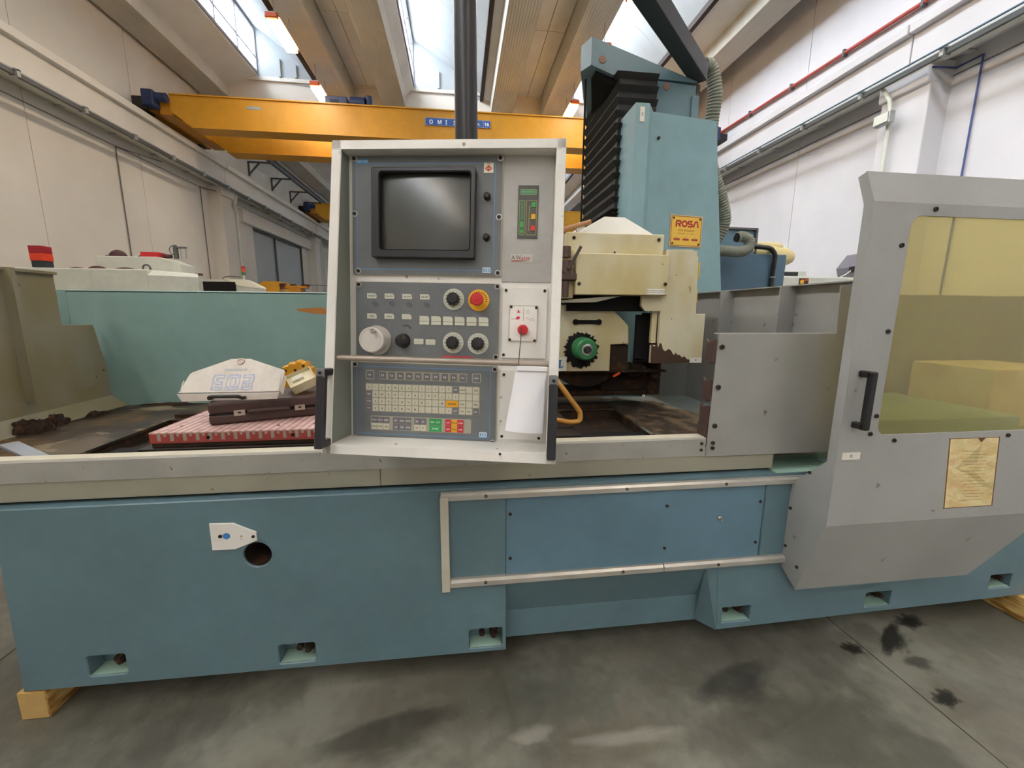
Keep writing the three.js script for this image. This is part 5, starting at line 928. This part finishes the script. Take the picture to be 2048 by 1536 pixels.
// ---------------------------------------------------------------- behind the machine, left
{
  const o = thing('machining_centre', 'white machine with chamfered hood behind the left rear wall', 'machine', [-5, 0, -5.8]);
  M('body', B(-1.7, 0.62, 0, 2.17, -0.25, 0.8, 0.02), X.pale, o);
  M('hood_end', hull([[0.62, 0, 0.8], [1.26, 0, 0.8], [0.62, 2.17, 0.68], [0.62, 2.09, 0.8], [1.28, 2.07, 0.8], [1.2, 2.13, 0.66], [0.62, 2.17, -0.25], [0.72, 2.15, -0.25], [0.72, 0, -0.25], [0.62, 0, -0.25]]), X.pale, o);
  M('tool_changer_box', [B(-0.38, 0.45, 2.17, 2.4, -0.22, 0.3, 0.015), hull([[0.45, 2.17, 0.3], [0.45, 2.4, 0.3], [0.78, 2.14, 0.3], [0.76, 2.3, 0.3], [0.45, 2.17, -0.22], [0.45, 2.4, -0.22], [0.7, 2.15, -0.22], [0.68, 2.3, -0.22]])], X.pale, o, 'pale upper box');
  M('lifting_eye', tr(new THREE.TorusGeometry(0.05, 0.012, 8, 18), 0.36, 2.22, 0.4), X.darkSteel, o);
  M('small_cap', B(1.0, 1.08, 2.13, 2.16, 0.3, 0.4, 0.01), X.maroon, o);
}
const bag = (name, label, cat, p, a, b, c, m) => { const o = thing(name, label, cat, p); const g = new THREE.SphereGeometry(1, 20, 12, 0, Math.PI * 2, 0, Math.PI / 2), q = g.attributes.position; for (let i = 0; i < q.count; i++) { const y = q.getY(i); q.setXYZ(i, q.getX(i) * a * (1 + 0.25 * (1 - y) * (q.getX(i) < 0 ? 1 : 0.3)), y * b, q.getZ(i) * c); } g.computeVertexNormals(); M('crown', g, m, o); M('brim', B(-a * 1.35, -a * 0.3, 0, 0.012, -c * 0.7, c * 0.7, 0.005), m, o); };
bag('cap', 'dark red cap on the upper box of the white machine', 'cap', [-5.15, 2.403, -5.62], 0.1, 0.1, 0.1, X.maroon);
bag('cap', 'flat dark cap lying farthest left on top of the white machine', 'cap', [-5.48, 2.173, -5.3], 0.1, 0.035, 0.1, X.maroon);
bag('cap', 'dark red cap on the white machine top just left of its upper box', 'cap', [-5.22, 2.173, -5.3], 0.1, 0.06, 0.1, X.maroon);
bag('cap', 'flat dark cap in front of the upper box of the white machine', 'cap', [-4.85, 2.173, -5.3], 0.12, 0.045, 0.1, X.maroon);
{
  let o = thing('red_box', 'small red box with dark ends on the upper box of the white machine', 'box', [-4.74, 2.402, -5.75]);
  M('case', B(-0.13, 0.13, 0, 0.085, -0.1, 0.1, 0.01), X.red, o); M('coupling', [cyl(0.03, 0.12, 'x', 0.19, 0.035, 0, 14), hull([[-0.24, 0, -0.06], [-0.13, 0, -0.06], [-0.24, 0, 0.06], [-0.13, 0, 0.06], [-0.13, 0.05, -0.06], [-0.13, 0.05, 0.06]])], X.maroon, o);
  o = thing('air_regulator', 'small air regulator with two pipes on the upper box of the white machine', 'valve', [-4.42, 2.402, -5.75]);
  M('body', [cyl(0.035, 0.16, 'y', 0, 0.08, 0, 14), cyl(0.022, 0.06, 'y', 0, 0.18, 0, 12)], X.darkSteel, o); M('head', B(-0.03, 0.16, 0.16, 0.185, -0.02, 0.02, 0.004), X.darkSteel, o);
  for (const x of [0.07, 0.145]) M('pipe', rod([x, 0, 0], [x, 0.17, 0], 0.01, 8), X.galv, o);
  M('loop', tr(new THREE.TorusGeometry(0.07, 0.007, 6, 20, Math.PI), -0.02, 0.13, 0, 0, 0, 1.5), X.darkSteel, o);
}
{
  const o = thing('signal_tower', 'square signal tower of red, orange and black tiers at the far left', 'signal light', [-5.75, 2.173, -5.1]);
  M('base', B(-0.075, 0.075, 0, 0.09, -0.075, 0.075, 0.006), mat(0x243037, 0.5), o);
  M('orange_tier', B(-0.08, 0.08, 0.09, 0.19, -0.08, 0.08, 0.006), mat(0xe0401c, 0.35), o); M('red_tier', B(-0.08, 0.08, 0.19, 0.29, -0.08, 0.08, 0.006), mat(0xa01a26, 0.35), o);
}
{
  const o = thing('milling_machine', 'smaller white machine with dark window beyond the chamfered hood', 'machine', [-5.5, 0, -9.6]);
  M('body', [hull([[-1.6, 0, 0], [0.72, 0, 0], [-1.6, 2.36, 0], [0.25, 2.36, 0], [0.72, 2.12, 0], [-1.6, 0, -0.5], [0.5, 0, -0.5], [-1.6, 2.36, -0.5], [0.15, 2.36, -0.5], [0.5, 2.2, -0.5]])], X.pale, o);
  M('dark_window', B(-0.72, 0.03, 1.9, 2.3, -0.01, 0.012, 0.006), X.gap, o);
  M('roof_slope', hull([[-0.2, 2.365, 0.01], [0.22, 2.365, 0.01], [0.72, 2.13, 0.01], [0.12, 2.2, 0.012], [-0.2, 2.365, -0.4], [0.2, 2.365, -0.4], [0.5, 2.21, -0.4]]), mat(0xf0ecd8, 0.5), o);
  M('cable', tube([[-0.32, 2.36, -0.1], [-0.28, 2.42, -0.12], [-0.12, 2.44, -0.14], [0.06, 2.43, -0.18]], 0.012, 20, 6), X.darkSteel, o);
}
{
  const o = thing('signal_tower', 'small round signal tower of red, orange and green tiers on the farther white machine', 'signal light', [-5.38, 2.368, -9.85]);
  o.scale.setScalar(0.85);
  M('pole', cyl(0.022, 0.14, 'y', 0, 0.07, 0, 10), X.pale, o);
  M('green_tier', cyl(0.048, 0.075, 'y', 0, 0.18, 0, 18), X.green, o); M('orange_tier', cyl(0.048, 0.09, 'y', 0, 0.265, 0, 18), X.orange, o); M('red_tier', cyl(0.048, 0.08, 'y', 0, 0.352, 0, 18), X.red, o);
}
{
  const o = thing('press', 'orange-yellow machine with rods beyond the teal rear wall, left of the pendant', 'machine', [-5.42, 0, -12.2]);
  o.scale.set(1.17, 1.035, 1);
  M('body', hull([[-0.42, 0, 0.5], [0.1, 0, 0.5], [-0.42, 2.28, 0.5], [-0.28, 2.38, 0.5], [0.1, 2.38, 0.5], [-0.42, 0, -0.4], [0.1, 0, -0.4], [-0.42, 2.28, -0.4], [-0.28, 2.38, -0.4], [0.1, 2.38, -0.4]]), X.yellow, o);
  M('arm', [B(0.1, 0.75, 2.2, 2.28, 0.2, 0.45, 0.01), B(0.3, 0.6, 0, 2.2, 0.2, 0.45, 0.01)], X.yellowDark, o);
  M('dark_fitting', [B(0.1, 0.22, 2.22, 2.33, 0.3, 0.48, 0.01), B(0.35, 0.48, 2.27, 2.31, 0.35, 0.46), B(0.62, 0.8, 2.26, 2.31, 0.3, 0.45)], X.maroon, o);
  M('rod', rod([0.6, 2.3, 0.4], [1.35, 2.29, 0.4], 0.014, 8), X.darkSteel, o);
}
{
  const o = thing('wall_lamp', 'small dark spotlight on the left wall at the picture edge', 'lamp', [-8.4, 3.92, -6.6]);
  M('arm', rod([0, 0, 0], [0.3, 0.02, 0.02], 0.02, 8), X.darkSteel, o); M('head', B(0.28, 0.5, -0.03, 0.05, -0.06, 0.08, 0.01), X.darkSteel, o);
}
// kinds that occur more than once carry their group
const GROUPS = { cap: 'caps lying on the white machine', timber_block: 'timber blocks under the machine', overhead_crane: 'overhead cranes of the hall', drain_pipe: 'drain pipes on the pilasters', cable_tray: 'cable trays under the runway beams',
  corrugated_hose: 'ribbed hoses behind the column', signal_tower: 'signal towers on the white machines', blue_conduit: 'blue conduits on the right wall', wall_conduit: 'dark conduits on the left wall', ceiling_lamp: 'ceiling lamps along the roof beams' };
for (const o of scene.children) { const k = o.name.replace(/_\d{3}$/, ''); if (GROUPS[k] && !o.userData.group) o.userData.group = GROUPS[k]; }
renderer.render(scene, camera);
